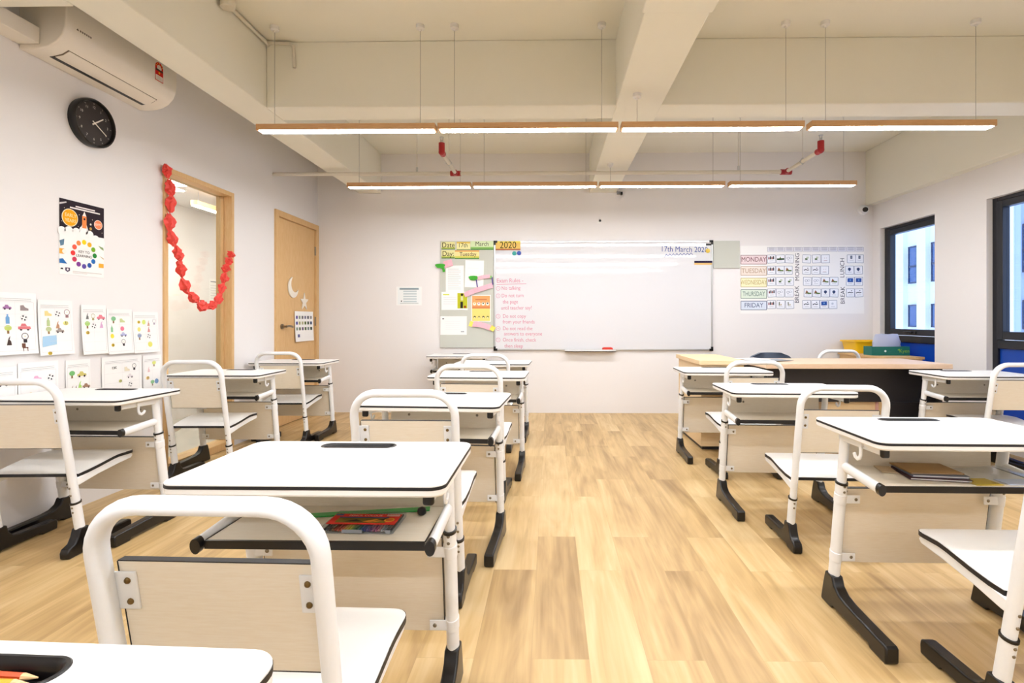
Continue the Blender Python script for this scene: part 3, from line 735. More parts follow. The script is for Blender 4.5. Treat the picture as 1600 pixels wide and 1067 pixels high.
c = empty('pedestal_cabinet', (1.42, 4.62, 0)); tag(c, 'light wood pedestal cabinet at the left end of the teacher\'s table', 'cabinet')
T0 = Matrix.Translation((-1.42, -4.62, 0))
m = MB(T0); m.box(1.235, 1.585, 4.26, 5.0, 0.03, 0.70, M_cab); m.build('body', c, bevel=0.002)
m = MB(T0); m.box(1.215, 1.60, 4.24, 5.02, 0.70, 0.735, M_cab); m.build('top_board', c, bevel=0.002)
m = MB(T0); m.box(1.25, 1.57, 4.28, 4.98, 0, 0.03, M_darkpanel); m.build('plinth', c)
# papers on the teacher's table
r = empty('paper_stack', (1.76, 4.4, 0.727), R(12)); tag(r, 'loose white and blue papers on the teacher\'s table', 'papers')
for i, (dx, dy, a, mt) in enumerate(((0, 0, 0, M_paper), (0.05, -0.03, -14, ink('#C7D3E6')), (0.10, -0.07, 6, M_grey), (-0.04, 0.03, 10, M_paper))):
    m = MB(Matrix.Translation((dx, dy, 0.001 + i * 0.0025)) @ Matrix.Rotation(R(a), 4, 'Z')); m.box(-0.105, 0.105, -0.1, 0.1, 0, 0.0018, mt); m.build('sheet', r)
# office chair behind
oc = empty('office_chair', (2.17, 4.95, 0), R(8)); tag(oc, 'grey office chair with rounded back behind the teacher\'s table', 'chair')
M_seatf = mat('grey_mesh_fabric', '#5A6576', 0.8)
m = MB(); rows = []
for k in range(9):
    z = 0.50 + 0.245 * k / 8; hw = 0.235 * math.sqrt(max(0.05, 1 - max(0, (k - 5) / 3.35) ** 2.0)) * (0.92 + 0.08 * k / 8)
    rows.append([(hw * q, 0.18 + 0.05 * q * q * -1 + 0.02 * k / 8, z) for q in [x / 6 for x in range(-6, 7)]])
fr = [[(x, y - 0.02, z) for x, y, z in rw] for rw in rows]; bk = [[(x, y + 0.02, z) for x, y, z in rw][::-1] for rw in rows]
m.grid_loft([a + b2 for a, b2 in zip(fr, bk)], M_seatf); m.build('backrest', oc, angle=60)
m = MB(); m.prism(rrect(-0.24, 0.24, -0.25, 0.2, 0.07), 'z', 0.43, 0.50, M_seatf); m.build('seat', oc, bevel=0.02, seg=3)
m = MB(); m.tube([(0, 0.05, 0.42), (0, 0.24, 0.43), (0, 0.25, 0.62)], 0.03, 0.012, (1, 0, 0), M_black); m.build('back_bracket', oc)
m = MB(); m.cyl((0, 0, 0.08), (0, 0, 0.43), 0.026, M_black); m.build('gas_column', oc)
for k in range(5):
    a = R(72 * k + 20); m = MB(); m.tube([(0, 0, 0.1), (0.28 * math.cos(a), 0.28 * math.sin(a), 0.07)], 0.018, 0.022, (0, 0, 1), M_black, 10); lg = m.build('base_arm', oc)
    m = MB(); cx, cy = 0.27 * math.cos(a), 0.27 * math.sin(a); m.cyl((cx - 0.02 * math.sin(a), cy + 0.02 * math.cos(a), 0.027), (cx + 0.02 * math.sin(a), cy - 0.02 * math.cos(a), 0.027), 0.027, M_black, 14); m.build('caster', lg)
# cabinet under the window with bins
c = empty('low_cabinet', (3.455, 5.5, 0)); tag(c, 'low wooden cabinet in the far right corner under the window', 'cabinet')
T0 = Matrix.Translation((-3.455, -5.5, 0))
m = MB(T0); m.box(3.27, 3.64, 5.12, 5.9, 0.05, 0.68, M_beech); m.build('body', c)
m = MB(T0); m.box(3.255, 3.65, 5.1, 5.915, 0.68, 0.705, M_beech); m.build('top_board', c, bevel=0.002)
m = MB(T0); m.box(3.29, 3.62, 5.14, 5.88, 0, 0.05, M_darkpanel); m.build('plinth', c)
b2 = empty('storage_bin', (3.43, 5.735, 0.7055)); tag(b2, 'yellow plastic storage bin on the low corner cabinet', 'bin')
M_yel = mat('yellow_plastic', '#F7C40E', 0.35)
m = MB(); ri = [(0.13, 0.13, 0), (0.16, 0.15, 0.125)]
def rr3(hx, hy, z): return [(p[0], p[1], z) for p in rrect(-hx, hx, -hy, hy, 0.025, 4)]
m.grid_loft([rr3(0.135, 0.125, 0), rr3(0.158, 0.145, 0.125), rr3(0.152, 0.139, 0.125), rr3(0.131, 0.121, 0.005)], M_yel); m.build('tub', b2)
m = MB(); m.grid_loft([rr3(0.172, 0.158, 0.122), rr3(0.172, 0.158, 0.137), rr3(0.154, 0.141, 0.137), rr3(0.154, 0.141, 0.122)], M_yel, True, False, False); m.build('rim', b2)
g = empty('green_box', (3.455, 5.36, 0.7055)); tag(g, 'dark green cardboard box with pale lettering on the low corner cabinet', 'box')
M_grn = mat('green_card', '#0F6B5E', 0.5)
m = MB(); m.box(-0.20, 0.18, -0.07, -0.066, 0, 0.09, M_grn); m.box(-0.20, 0.18, 0.066, 0.07, 0, 0.09, M_grn); m.box(-0.20, -0.196, -0.066, 0.066, 0, 0.09, M_grn); m.box(0.176, 0.18, -0.066, 0.066, 0, 0.09, M_grn); m.box(-0.196, 0.176, -0.066, 0.066, 0, 0.004, M_grn); m.build('box_body', g)
m = MB(Matrix(((1, 0, 0, 0), (0, 0, -1, -0.0705), (0, 1, 0, 0), (0, 0, 0, 1)))); m.text('Kyen', 0.125, 0.045, 0.05, 0.0005, ink('#8FC04A')); m.disc(-0.065, 0.045, 0.011, 0.0005, ink('#DDEBE6')); m.text('...', -0.02, 0.05, 0.05, 0.0005, ink('#3E8A80'))
m.poly([(0.055, 0.055), (0.075, 0.07), (0.082, 0.05)], 0.0005, ink('#8FC04A')); m.build('lettering', g, recalc=False)
r = empty('plastic_bag', (3.45, 5.362, 0.712)); tag(r, 'crumpled clear plastic bag standing in the green box', 'bag')
rr = random.Random(5); m = MB(); rows = []
for k in range(7):
    z = 0.20 * k / 6; rows.append([((0.145 + 0.02 * rr.random()) * math.cos(a) * (1 - 0.25 * (k / 6) ** 2), (0.045 + 0.012 * rr.random()) * math.sin(a) * (1 - 0.5 * (k / 6) ** 2), z + (0.012 * rr.random() if k == 6 else 0)) for a in [2 * math.pi * q / 14 for q in range(14)]])
m.grid_loft(rows, M_milky); m.build('bag_film', r)
m = MB(); m.box(-0.05, 0.09, -0.03, 0.02, 0.01, 0.10, mat('blue_card', '#3D6FC2', 0.5)); m.build('blue_packet', r)

# ------------------------------------------------------------------ ceiling services
r = empty('sprinkler_pipe', (0, 4.98, 2.48)); tag(r, 'white sprinkler pipe crossing under the ceiling beams with red fittings', 'pipe')
m = MB(); m.cyl((XL, 0, 0), (2.27, 0, 0), 0.0185, M_pipe, 14); m.build('main_pipe', r)
for x in (-0.915, 2.25):
    m = MB(); m.cyl((x, -0.02, 0), (x, -0.62, 0.0), 0.0175, M_pipe, 14); bpz = m.build('branch_pipe', r)
    m = MB(); m.cyl((x - 0.05, 0, 0), (x + 0.05, 0, 0), 0.026, M_redfit); m.cyl((x, 0.0, 0), (x, -0.05, 0), 0.026, M_redfit); m.build('red_tee', bpz)
    m = MB(); m.cyl((x, -0.585, 0), (x, -0.64, 0), 0.026, M_redfit); m.ball((x, -0.64, 0.0), 0.0275, M_redfit); m.cyl((x, -0.64, 0), (x, -0.64, 0.075), 0.026, M_redfit); m.build('red_elbow', bpz)
    m = MB(); m.cyl((x, -0.64, 0.07), (x, -0.64, 0.1), 0.012, M_alu); m.cyl((x, -0.64, 0.12), (x, -0.64, 0.125), 0.018, M_alu); m.cyl((x - 0.01, -0.64, 0.1), (x - 0.01, -0.64, 0.12), 0.003, M_alu, 6); m.cyl((x + 0.01, -0.64, 0.1), (x + 0.01, -0.64, 0.12), 0.003, M_alu, 6); m.build('sprinkler_head', bpz)
    m = MB(); m.cyl((x + 0.0, -0.33, 0.015), (x, -0.33, 0.495), 0.003, M_pipe, 6); m.tube([(x, -0.33, 0.03), (x + 0.024, -0.33, 0.0), (x, -0.33, -0.024), (x - 0.024, -0.33, 0.0), (x, -0.33, 0.03)], 0.003, 0.008, (0, 1, 0), M_alu, 6); m.build('pipe_hanger', bpz)
for x in (-1.29, 1.80):
    m = MB(); m.cyl((x, 0, 0.015), (x, 0, 0.495), 0.004, M_pipe, 6); m.cyl((x, 0, 0.02), (x, 0, 0.06), 0.011, M_alu, 8); m.build('pipe_hanger', r)
# conduit
r = empty('cable_conduit', (-1.95, 2.9, 2.95)); tag(r, 'thin white conduit with junction box along the left beam at the ceiling', 'conduit')
m = MB(); m.tube([(0.016, -3, 0.006), (0.016, 0.62, 0.006)], 0.0125, 0.0125, (1, 0, 0), M_pipe, 10); m.tube([(0.02, 0.598, 0.006), (0.17, 0.6, 0.004), (0.195, 0.604, -0.01), (0.2, 0.606, -0.16)], 0.011, 0.011, (0, 1, 0), M_pipe, 10); m.build('conduit_run', r)
m = MB(); m.lathe([(0.034, -0.045), (0.04, -0.04), (0.04, 0.024)], (0.045, 0.12, 0), M_pipe, 16); m.build('junction_box', r)
# air conditioner
ac = empty('air_conditioner', (XL, 2.96, 2.44)); tag(ac, 'white wall-mounted split air conditioner with a red energy sticker', 'air conditioner')
Y0, Y1 = -0.385, 0.39
prof = [(0, 0.0), (0.05, -0.004), (0.10, 0.0), (0.15, 0.012), (0.19, 0.035), (0.222, 0.07), (0.238, 0.11), (0.243, 0.16), (0.243, 0.262), (0.235, 0.278), (0.22, 0.283), (0, 0.285)]
m = MB(); m.grid_loft([[(p[0], a, p[1]) for p in prof] for a in (Y0, Y1)], M_acw); m.build('casing', ac, bevel=0.006, seg=3)
# louvre flap sits on the curved underside
def on_prof(t):   # t along the underside, 0 at the wall
    P = [(0.05, -0.004), (0.10, 0.0), (0.15, 0.012), (0.19, 0.035), (0.222, 0.07)]
    k = min(3, int(t)); f = t - k; return (P[k][0] + (P[k + 1][0] - P[k][0]) * f, P[k][1] + (P[k + 1][1] - P[k][1]) * f)
m = MB()
a, b3 = on_prof(1.15), on_prof(2.75)
m.grid_loft([[(a[0] + 0.002, yy, a[1] - 0.005), (on_prof(1.9)[0] + 0.003, yy, on_prof(1.9)[1] - 0.006), (b3[0] + 0.004, yy, b3[1] - 0.004), (b3[0], yy, b3[1] + 0.006), (a[0], yy, a[1] + 0.006)] for yy in (Y0 + 0.08, Y1 - 0.10)], M_acw); m.build('louvre_flap', ac, bevel=0.001)
m = MB(); q0, q1 = on_prof(0.68), on_prof(1.17)
m.grid_loft([[(q0[0], yy, q0[1] - 0.0025), (q1[0], yy, q1[1] - 0.0035), (q1[0], yy, q1[1] + 0.01), (q0[0], yy, q0[1] + 0.01)] for yy in (Y0 + 0.075, Y1 - 0.095)], M_black); m.build('air_slot', ac)
m = MB(); q0, q1 = on_prof(1.1), on_prof(2.8)
m.grid_loft([[(q0[0], yy, q0[1] - 0.0015), (on_prof(2)[0] + 0.002, yy, on_prof(2)[1] - 0.003), (q1[0] + 0.0015, yy, q1[1] - 0.0015), (q1[0], yy, q1[1] + 0.01), (q0[0], yy, q0[1] + 0.01)] for yy in (Y0 + 0.075, Y1 - 0.095)], mat('slot_grey', '#6A5A48', 0.6)); m.build('flap_gap', ac)
TA = Matrix(((0, 0, 1, 0.2435), (1, 0, 0, 0), (0, 1, 0, 0), (0, 0, 0, 1)))
m = MB(TA); u, v0 = Y1 - 0.155, 0.118
arch = [(u - 0.033, v0), (u + 0.033, v0)] + [(u + 0.033 * math.cos(a), v0 + 0.085 + 0.033 * math.sin(a)) for a in [math.pi * k / 10 for k in range(11)]]
m.poly(arch, 0.0006, ink('#D8251F')); m.rect(u - 0.029, v0 + 0.004, u + 0.029, v0 + 0.036, 0.001, ink('#F3E9DE'))
m.disc(u, v0 + 0.083, 0.019, 0.001, ink('#F1E6DA')); m.rect(u - 0.031, v0 + 0.062, u + 0.031, v0 + 0.074, 0.0012, ink('#4A3A2E')); m.disc(u, v0 + 0.052, 0.007, 0.0014, ink('#F0B41E'))
for k in range(5):
    a = math.pi * (0.1 + 0.2 * k); m.disc(u + 0.026 * math.cos(a), v0 + 0.085 + 0.026 * math.sin(a), 0.004, 0.0014, ink('#F2C23A'), 6)
for k in range(3): m.rect(u - 0.024, v0 + 0.010 + 0.008 * k, u + 0.02, v0 + 0.012 + 0.008 * k, 0.0014, ink('#B9A79C'))
m.build('energy_sticker', ac, recalc=False)
m = MB(TA); m.poly([(Y0 + 0.055, 0.125), (Y0 + 0.07, 0.125), (Y0 + 0.0625, 0.137)], 0.0006, ink('#6E655C'))
for k in range(6): m.rect(Y0 + 0.075 + k * 0.012, 0.125, Y0 + 0.083 + k * 0.012, 0.135, 0.0006, ink('#8A8178'))
m.build('logo', ac, recalc=False)
tr = MB(); tr.box(XL, XL + 0.11, 1.2, 2.572, 2.462, 2.545, M_acw); tag(tr.build('pipe_trunking', bevel=0.003), 'white trunking running along the wall into the air conditioner', 'trunking')
# CCTV camera
r = empty('security_camera', (3.54, YB, 2.31)); tag(r, 'small white dome security camera in the far right upper corner', 'camera')
m = MB(wall_frame('back')); m.T = Matrix(((1, 0, 0, 0), (0, 0, -1, 0), (0, 1, 0, 0), (0, 0, 0, 1))); m.lathe([(0.055, 0.0), (0.058, 0.006), (0.056, 0.02), (0.045, 0.028)], (0, 0, 0), M_white, 24); m.build('base', r)
m = MB(); m.ball((-0.002, -0.045, 0), 0.042, M_white, 18, 12); m.build('body', r)
m = MB(); ax_ = Vector((-0.30, -0.92, -0.2)).normalized(); c_ = Vector((-0.002, -0.045, 0)); m.cyl(c_ + ax_ * 0.03, c_ + ax_ * 0.047, 0.027, M_black, 20); m.build('lens', r)
m = MB(wall_frame('back')); m.disc(0.568, 2.2, 0.014, 0.012, M_grey); m.box(0.556, 0.58, 2.188, 2.212, 0, 0.012, M_white); tag(m.build('wall_hook'), 'tiny white hook on the wall above the whiteboard', 'hook')
m = MB(wall_frame('back')); m.box(0.76, 0.80, 2.53 - 0.03, 2.53, 0, 0.03, M_grey); m.box(0.80, 0.82, 2.49, 2.52, 0, 0.05, M_black); tag(m.build('cable_clip'), 'small dark cable clip on the wall under the middle beam', 'clip')

# ------------------------------------------------------------------ front wall: whiteboard and pinboards
WBx0, WBx1, WBz0, WBz1 = -0.638 * K, 1.822 * K, 1.07 + (0.722 - 1.07) * K, 1.07 + (1.956 - 1.07) * K
r = empty('whiteboard', ((WBx0 + WBx1) / 2, YB, WBz0)); tag(r, 'large whiteboard with pink exam rules written on its left side', 'whiteboard')
TB = Matrix.Translation(-Vector(r.location)) @ wall_frame('back')
m = MB(TB); m.box(WBx0 + 0.01, WBx1 - 0.01, WBz0 + 0.01, WBz1 - 0.01, 0.002, 0.016, M_wb); m.build('writing_surface', r)
m = MB(TB); f = 0.018
m.box(WBx0, WBx1, WBz1 - f, WBz1, 0.0, 0.022, M_alu); m.box(WBx0, WBx1, WBz0, WBz0 + f, 0, 0.022, M_alu); m.box(WBx0, WBx0 + f, WBz0 + f, WBz1 - f, 0, 0.022, M_alu); m.box(WBx1 - f, WBx1, WBz0 + f, WBz1 - f, 0, 0.022, M_alu); m.build('board_frame', r, bevel=0.002)
for x, z, sx, sz in ((WBx0, WBz0, 1, 1), (WBx1, WBz0, -1, 1), (WBx0, WBz1, 1, -1), (WBx1, WBz1, -1, -1)):
    m = MB(TB); xs = sorted((x - sx * 0.004, x + sx * 0.04)); zs = sorted((z - sz * 0.004, z + sz * 0.022)); m.box(xs[0], xs[1], zs[0], zs[1], 0, 0.026, M_black)
    xs = sorted((x - sx * 0.004, x + sx * 0.022)); zs = sorted((z - sz * 0.004, z + sz * 0.045)); m.box(xs[0], xs[1], zs[0], zs[1], 0, 0.026, M_black); m.build('corner_clip', r, bevel=0.003)
m = MB(TB); PK = ink('#CF7A96'); D = 0.0168
x0 = WBx0 + 0.03; z0 = 1.512
rows = [(0.0, 'Exam Rules -', 0.0), (0.085, 'No talking', 0.055), (0.17, 'Do not turn', 0.055), (0.24, 'the page', 0.07), (0.31, 'until teacher say!', 0.05), (0.405, 'Do not copy', 0.07), (0.47, 'from your friends', 0.07), (0.545, 'Do not read the', 0.07), (0.605, 'answers to everyone', 0.085), (0.675, 'Once finish, check', 0.07), (0.745, 'then sleep', 0.09)]
num = {0.085: 1, 0.17: 2, 0.405: 3, 0.545: 4, 0.675: 5}
for dz, s, dx in rows:
    m = MB(TB)
    m.text(s, x0 + dx, z0 - dz, 0.068 if dz == 0 else 0.060, D, PK, 'LEFT', rot=0.015 - dz * 0.03, sx=0.86)
    if dz == 0: m.line([(x0, z0 - 0.04), (x0 + 0.34, z0 - 0.034)], 0.005, D, PK)
    if dz in num: m.ring(x0 + 0.018, z0 - dz, 0.021, 0.025, D, PK); m.text(str(num[dz]), x0 + 0.018, z0 - dz, 0.03, D, PK)
    m.build('written_rule' if dz else 'written_heading', r, recalc=False)
m = MB(TB); BL = ink('#3A4E94'); m.text('17th March 2020', 1.255, 1.872, 0.088, D, BL, 'LEFT', rot=-0.02, sx=0.88)
m.line([(1.30 + 0.02 * k, 1.803 + (0.012 if k % 2 else -0.012) * (1 if k > 0 else 2) + 0.001 * k) for k in range(0, 17)], 0.006, D, BL); m.build('written_date', r, recalc=False)
tr = MB(wall_frame('back')); tr.box(0.165, 0.74, WBz0 - 0.012, WBz0 - 0.004, 0.0, 0.075, M_alu); tr.box(0.165, 0.74, WBz0 - 0.012, WBz0 + 0.012, 0.071, 0.075, M_white); tray = tr.build('pen_tray'); tray.parent = r; tray.matrix_parent_inverse = Matrix.Translation(-Vector(r.location))
e = empty('board_eraser', (0.648, YB - 0.0475, WBz0 - 0.0035)); tag(e, 'red board eraser lying on the whiteboard tray', 'eraser')
m = MB(); m.box(-0.06, 0.06, -0.024, 0.024, 0, 0.016, mat('eraser_felt', '#3A1418', 0.9)); m.build('felt_pad', e)
m = MB(); m.prism([(-0.06, 0.016), (0.06, 0.016), (0.058, 0.035), (0.04, 0.042), (-0.04, 0.042), (-0.058, 0.035)], 'y', -0.024, 0.024, mat('eraser_red', '#D8382E', 0.4)); m.build('handle', e, bevel=0.003)
def magnet(x, z, c, lab, rad=0.025):
    m = MB(wall_frame('back', 0.016)); n = 20; mt = mat('magnet_' + c[1:].lower(), c, 0.35)
    m.grid_loft([[(x + q * math.cos(2 * math.pi * k / n), z + q * math.sin(2 * math.pi * k / n), h) for k in range(n)] for q, h in ((rad, 0), (rad, 0.006), (rad * 0.8, 0.009))], mt)
    tag(m.build('magnet'), lab, 'magnet', 'round magnets on the whiteboard')
magnet(-0.413, 1.826, '#2FA39A', 'teal round magnet under the 2020 card'); magnet(-0.358, 1.830, '#2C4FA8', 'blue round magnet under the 2020 card'); magnet(1.79, 1.852, '#E3C44A', 'yellow round magnet in the upper right of the whiteboard')
m = MB(wall_frame('back', 0.016)); m.box(1.77, 1.83, 1.912, 1.935, 0, 0.008, M_black); tag(m.build('magnet_bar', bevel=0.002), 'short black magnet bar at the whiteboard\'s upper right corner', 'magnet')
m = MB(wall_frame('back', 0.016)); m.box(1.638, 1.84, 1.713, 1.737, 0, 0.008, ink('#2A2140')); m.box(1.638, 1.84, 1.693, 1.713, 0, 0.006, ink('#E8C07A')); tag(m.build('magnetic_strip'), 'navy and tan magnetic strip on the right of the whiteboard', 'magnet')
# pinboards
m = MB(wall_frame('back', 0.002)); m.box(-1.249 * K, WBx0 - 0.004, 1.07 + (0.752 - 1.07) * K, 1.07 + 0.888 * K, 0, 0.014, M_felt)
tag(m.build('pinboard', bevel=0.001), 'tall grey felt pinboard left of the whiteboard', 'pinboard')
m = MB(wall_frame('back', 0.002)); m.box(WBx1 + 0.006, 2.123 * K, 1.07 + 0.577 * K, 1.07 + 0.882 * K, 0, 0.014, M_felt); tag(m.build('pinboard', bevel=0.001), 'small empty grey felt pinboard right of the whiteboard', 'pinboard')

def bz(z): return 1.07 + (z - 1.07) * K
def paper_on(side, off, u0, v0, u1, v1, name, lab, cat, group=None, base=M_paper, art=None, curl=0.0, rot=0.0):
    cu, cv = (u0 + u1) / 2, (v0 + v1) / 2; W2_, H2_ = abs(u1 - u0) / 2, abs(v1 - v0) / 2
    F = wall_frame(side, off) @ Matrix.Translation((cu, cv, 0)) @ Matrix.Rotation(rot, 4, 'Z')
    m = MB(F)
    if curl: m.warp = lambda p: (p[0], p[1], p[2] + curl * max(0, (H2_ - p[1]) / (2 * H2_)) ** 2 + curl * 0.35 * abs(p[0] / W2_) ** 3)
    n = 8 if curl else 1; nx = 4 if curl else 1
    g = [[(m.v((-W2_ + 2 * W2_ * i / nx, -H2_ + 2 * H2_ * j / n, 0.0012)), m.v((-W2_ + 2 * W2_ * i / nx, -H2_ + 2 * H2_ * j / n, 0.0))) for i in range(nx + 1)] for j in range(n + 1)]
    for j in range(n):
        for i in range(nx):
            m.face([g[j][i][0], g[j][i + 1][0], g[j + 1][i + 1][0], g[j + 1][i][0]], base); m.face([g[j + 1][i][1], g[j + 1][i + 1][1], g[j][i + 1][1], g[j][i][1]], base)
    for j in range(n):
        m.face([g[j][0][1], g[j][0][0], g[j + 1][0][0], g[j + 1][0][1]], base); m.face([g[j][nx][0], g[j][nx][1], g[j + 1][nx][1], g[j + 1][nx][0]], base)
    for i in range(nx):
        m.face([g[0][i][0], g[0][i][1], g[0][i + 1][1], g[0][i + 1][0]], base); m.face([g[n][i][1], g[n][i][0], g[n][i + 1][0], g[n][i + 1][1]], base)
    if art: art(m, W2_, H2_, 0.0018)
    o = m.build(name, recalc=False)
    if lab: tag(o, lab, cat, group)
    return o
def card(u0, v0, u1, v1, txt, lab, size, bands, tcol='#2A2A20', dx=0.0, off=0.0165, dy=0.0):
    def art(m, w2, h2, d):
        for a, b3, c in bands: m.rect(-w2, -h2 + 2 * h2 * a, w2, -h2 + 2 * h2 * b3, d, ink(c))
        m.text(txt, dx, 0.004 + dy, size, d + 0.0008, ink(tcol), sx=0.88)
    return paper_on('back', off, u0 * K, bz(v0), u1 * K, bz(v1), 'header_card', lab, 'card', 'date header cards', art=art)
gy = [(0, 0.12, '#4E7A2E'), (0.12, 0.3, '#C9D070'), (0.3, 1.0, '#E6E2A2')]
card(-1.232, 1.863, -1.078, 1.949, 'Date', 'pale green card reading Date at the top of the left pinboard', 0.085, gy)
card(-1.060, 1.857, -0.906, 1.949, '17th', 'pale yellow card reading 17th on the left pinboard', 0.07, [(0, 0.1, '#7E9A3A'), (0.1, 0.8, '#EDE7A6'), (0.8, 1, '#DDBE5A')], dx=-0.005)
card(-0.902, 1.857, -0.642, 1.957, 'March', 'mint card with grass border reading March on the left pinboard', 0.07, [(0, 0.14, '#4A8A3E'), (0.14, 0.34, '#8FBF6A'), (0.34, 1, '#D6E4B8')], dy=0.012)
card(-1.232, 1.761, -1.082, 1.855, 'Day:', 'pale green card reading Day on the left pinboard', 0.085, gy)
card(-1.080, 1.755, -0.805, 1.852, 'Tuesday', 'orange-bordered card reading Tuesday on the left pinboard', 0.066, [(0, 0.14, '#4E8A34'), (0.14, 0.35, '#D6D26A'), (0.35, 0.85, '#EFE0A0'), (0.85, 1, '#E09A4A')], dx=0.01)
card(-0.618, 1.852, -0.338, 1.954, '2020', 'colourful card reading 2020 in the whiteboard\'s upper left corner', 0.11, [(0, 0.16, '#B06A4A'), (0.16, 0.8, '#E3C06A'), (0.8, 1, '#EAD45A')], '#30301C', off=0.022)

def lines_art(rows, col='#9AA0A6', margin=0.12, gap=0.07, top=0.85, title=None):
    def art(m, w2, h2, d):
        if title: m.rect(-w2 * 0.8, h2 * 0.8, w2 * 0.3, h2 * 0.88, d, ink(title))
        for k in range(rows):
            v = h2 * (top - 2 * (k + 1) * (0.9 / (rows + 1)))
            m.rect(-w2 * (1 - 2 * margin), v, w2 * (1 - 2 * margin) * (0.9 if k % 3 else 0.6), v + h2 * 0.035, d, ink(col))
    return art
G = 'papers on the left pinboard'
paper_on('back', 0.0165, -1.184 * K, bz(1.384), -0.98 * K, bz(1.682), 'notice_sheet', 'white letter under the pink and green paper palm on the pinboard', 'paper', G, art=lines_art(12, '#C9CCCE'), rot=0.0)
paper_on('back', 0.0165, -0.965 * K, bz(1.434), -0.754 * K, bz(1.739), 'notice_sheet', 'plain white sheet behind the green dragon head on the pinboard', 'paper', G, art=lines_art(3, '#E0E2E4'), rot=-0.03)
def art3(m, w2, h2, d):
    m.rect(-w2 * 0.88, h2 * 0.62, -w2 * 0.4, h2 * 0.75, d, ink('#D6DE3A'))
    for k in range(4): m.rect(-w2 * 0.85, h2 * (0.4 - 0.25 * k), w2 * 0.15, h2 * (0.43 - 0.25 * k), d, ink('#B9BCC6'))
    m.rect(w2 * 0.22, -h2 * 0.82, w2 * 0.98, h2 * 0.85, d, ink('#BDBF2A'))
    m.rect(w2 * 0.45, -h2 * 0.8, w2 * 0.65, -h2 * 0.1, d + 0.0005, ink('#2A2A22')); m.disc(w2 * 0.57, h2 * 0.68, w2 * 0.1, d + 0.0005, ink('#2E2416')); m.rect(w2 * 0.48, h2 * 0.05, w2 * 0.66, h2 * 0.5, d + 0.0005, ink('#D6D6A0'))
    m.disc(w2 * 0.8, -h2 * 0.65, w2 * 0.1, d + 0.0005, ink('#8A3A1A'))
paper_on('back', 0.019, -1.232 * K, bz(1.177), -0.936 * K, bz(1.384), 'notice_sheet', 'white sheet with an olive green picture panel on the pinboard', 'paper', G, art=art3)
def art4(m, w2, h2, d):
    m.rect(-w2 * 0.85, h2 * 0.66, -w2 * 0.72, h2 * 0.78, d, ink('#4A4A52')); m.rect(w2 * 0.55, -h2 * 0.72, w2 * 0.8, -h2 * 0.6, d, ink('#A9ABB4'))
    for k in range(5): m.rect(-w2 * 0.6, h2 * (0.4 - 0.2 * k), w2 * 0.5, h2 * (0.42 - 0.2 * k), d, ink('#DCDDE4'))
paper_on('back', 0.0165, -1.245 * K, bz(0.897), -0.945 * K, bz(1.108), 'notice_sheet', 'almost blank white landscape sheet low on the pinboard', 'paper', G, art=art4)
def art5(m, w2, h2, d):
    m.rect(-w2 * 0.93, -h2 * 0.02, w2 * 0.93, h2 * 0.95, d, ink('#EDA468')); m.rect(-w2 * 0.93, -h2 * 0.95, w2 * 0.93, -h2 * 0.02, d, ink('#F3D87E'))
    m.rect(-w2 * 0.93, -h2 * 0.02, w2 * 0.93, h2 * 0.15, d + 0.0003, ink('#DB8A5A')); m.rect(-w2 * 0.6, h2 * 0.62, w2 * 0.6, h2 * 0.7, d + 0.0004, ink('#C9774A'))
    for k in range(4):
        u = w2 * (-0.68 + 0.45 * k); m.disc(u, h2 * 0.34, w2 * 0.17, d + 0.0006, ink('#F6EBDD')); m.disc(u, h2 * 0.38, w2 * 0.09, d + 0.0009, ink(('#E8C07A', '#C98AA0', '#5A6A3A', '#5A5A62')[k]))
        m.disc(u + w2 * 0.02, -h2 * 0.66, w2 * 0.13, d + 0.0006, ink(('#3A4A2A', '#8A8A4A', '#3A3A2A', '#6A7A3A')[k])); m.disc(u + w2 * 0.02, -h2 * 0.7, w2 * 0.08, d + 0.0009, ink('#F0E0A8'))
paper_on('back', 0.0165, -0.893 * K, bz(1.046), -0.674 * K, bz(1.347), 'notice_sheet', 'orange and yellow picture poster on the pinboard', 'poster', art=art5)
def art6(m, w2, h2, d):
    m.rect(-w2 * 0.9, -h2 * 0.9, w2 * 0.9, h2 * 0.95, d, ink('#EDF1F1')); m.rect(-w2 * 0.74, h2 * 0.66, w2 * 0.76, h2 * 0.86, d + 0.0004, ink('#8C9DA3'))
    for k in range(5): m.rect(-w2 * 0.45, h2 * (0.42 - 0.27 * k), w2 * 0.6, h2 * (0.56 - 0.27 * k), d + 0.0004, ink('#C3D0D4'))
    m.disc(-w2 * 0.6, -h2 * 0.55, w2 * 0.05, d + 0.0006, ink('#333A3A')); m.rect(-w2 * 0.72, -h2 * 0.8, w2 * 0.74, -h2 * 0.76, d + 0.0006, ink('#8A9292'))
paper_on('back', 0.0, -1.75 * K, bz(1.231), -1.461 * K, bz(1.444), 'wall_notice', 'small grey-blue printed notice on the wall left of the pinboard', 'notice', art=art6)

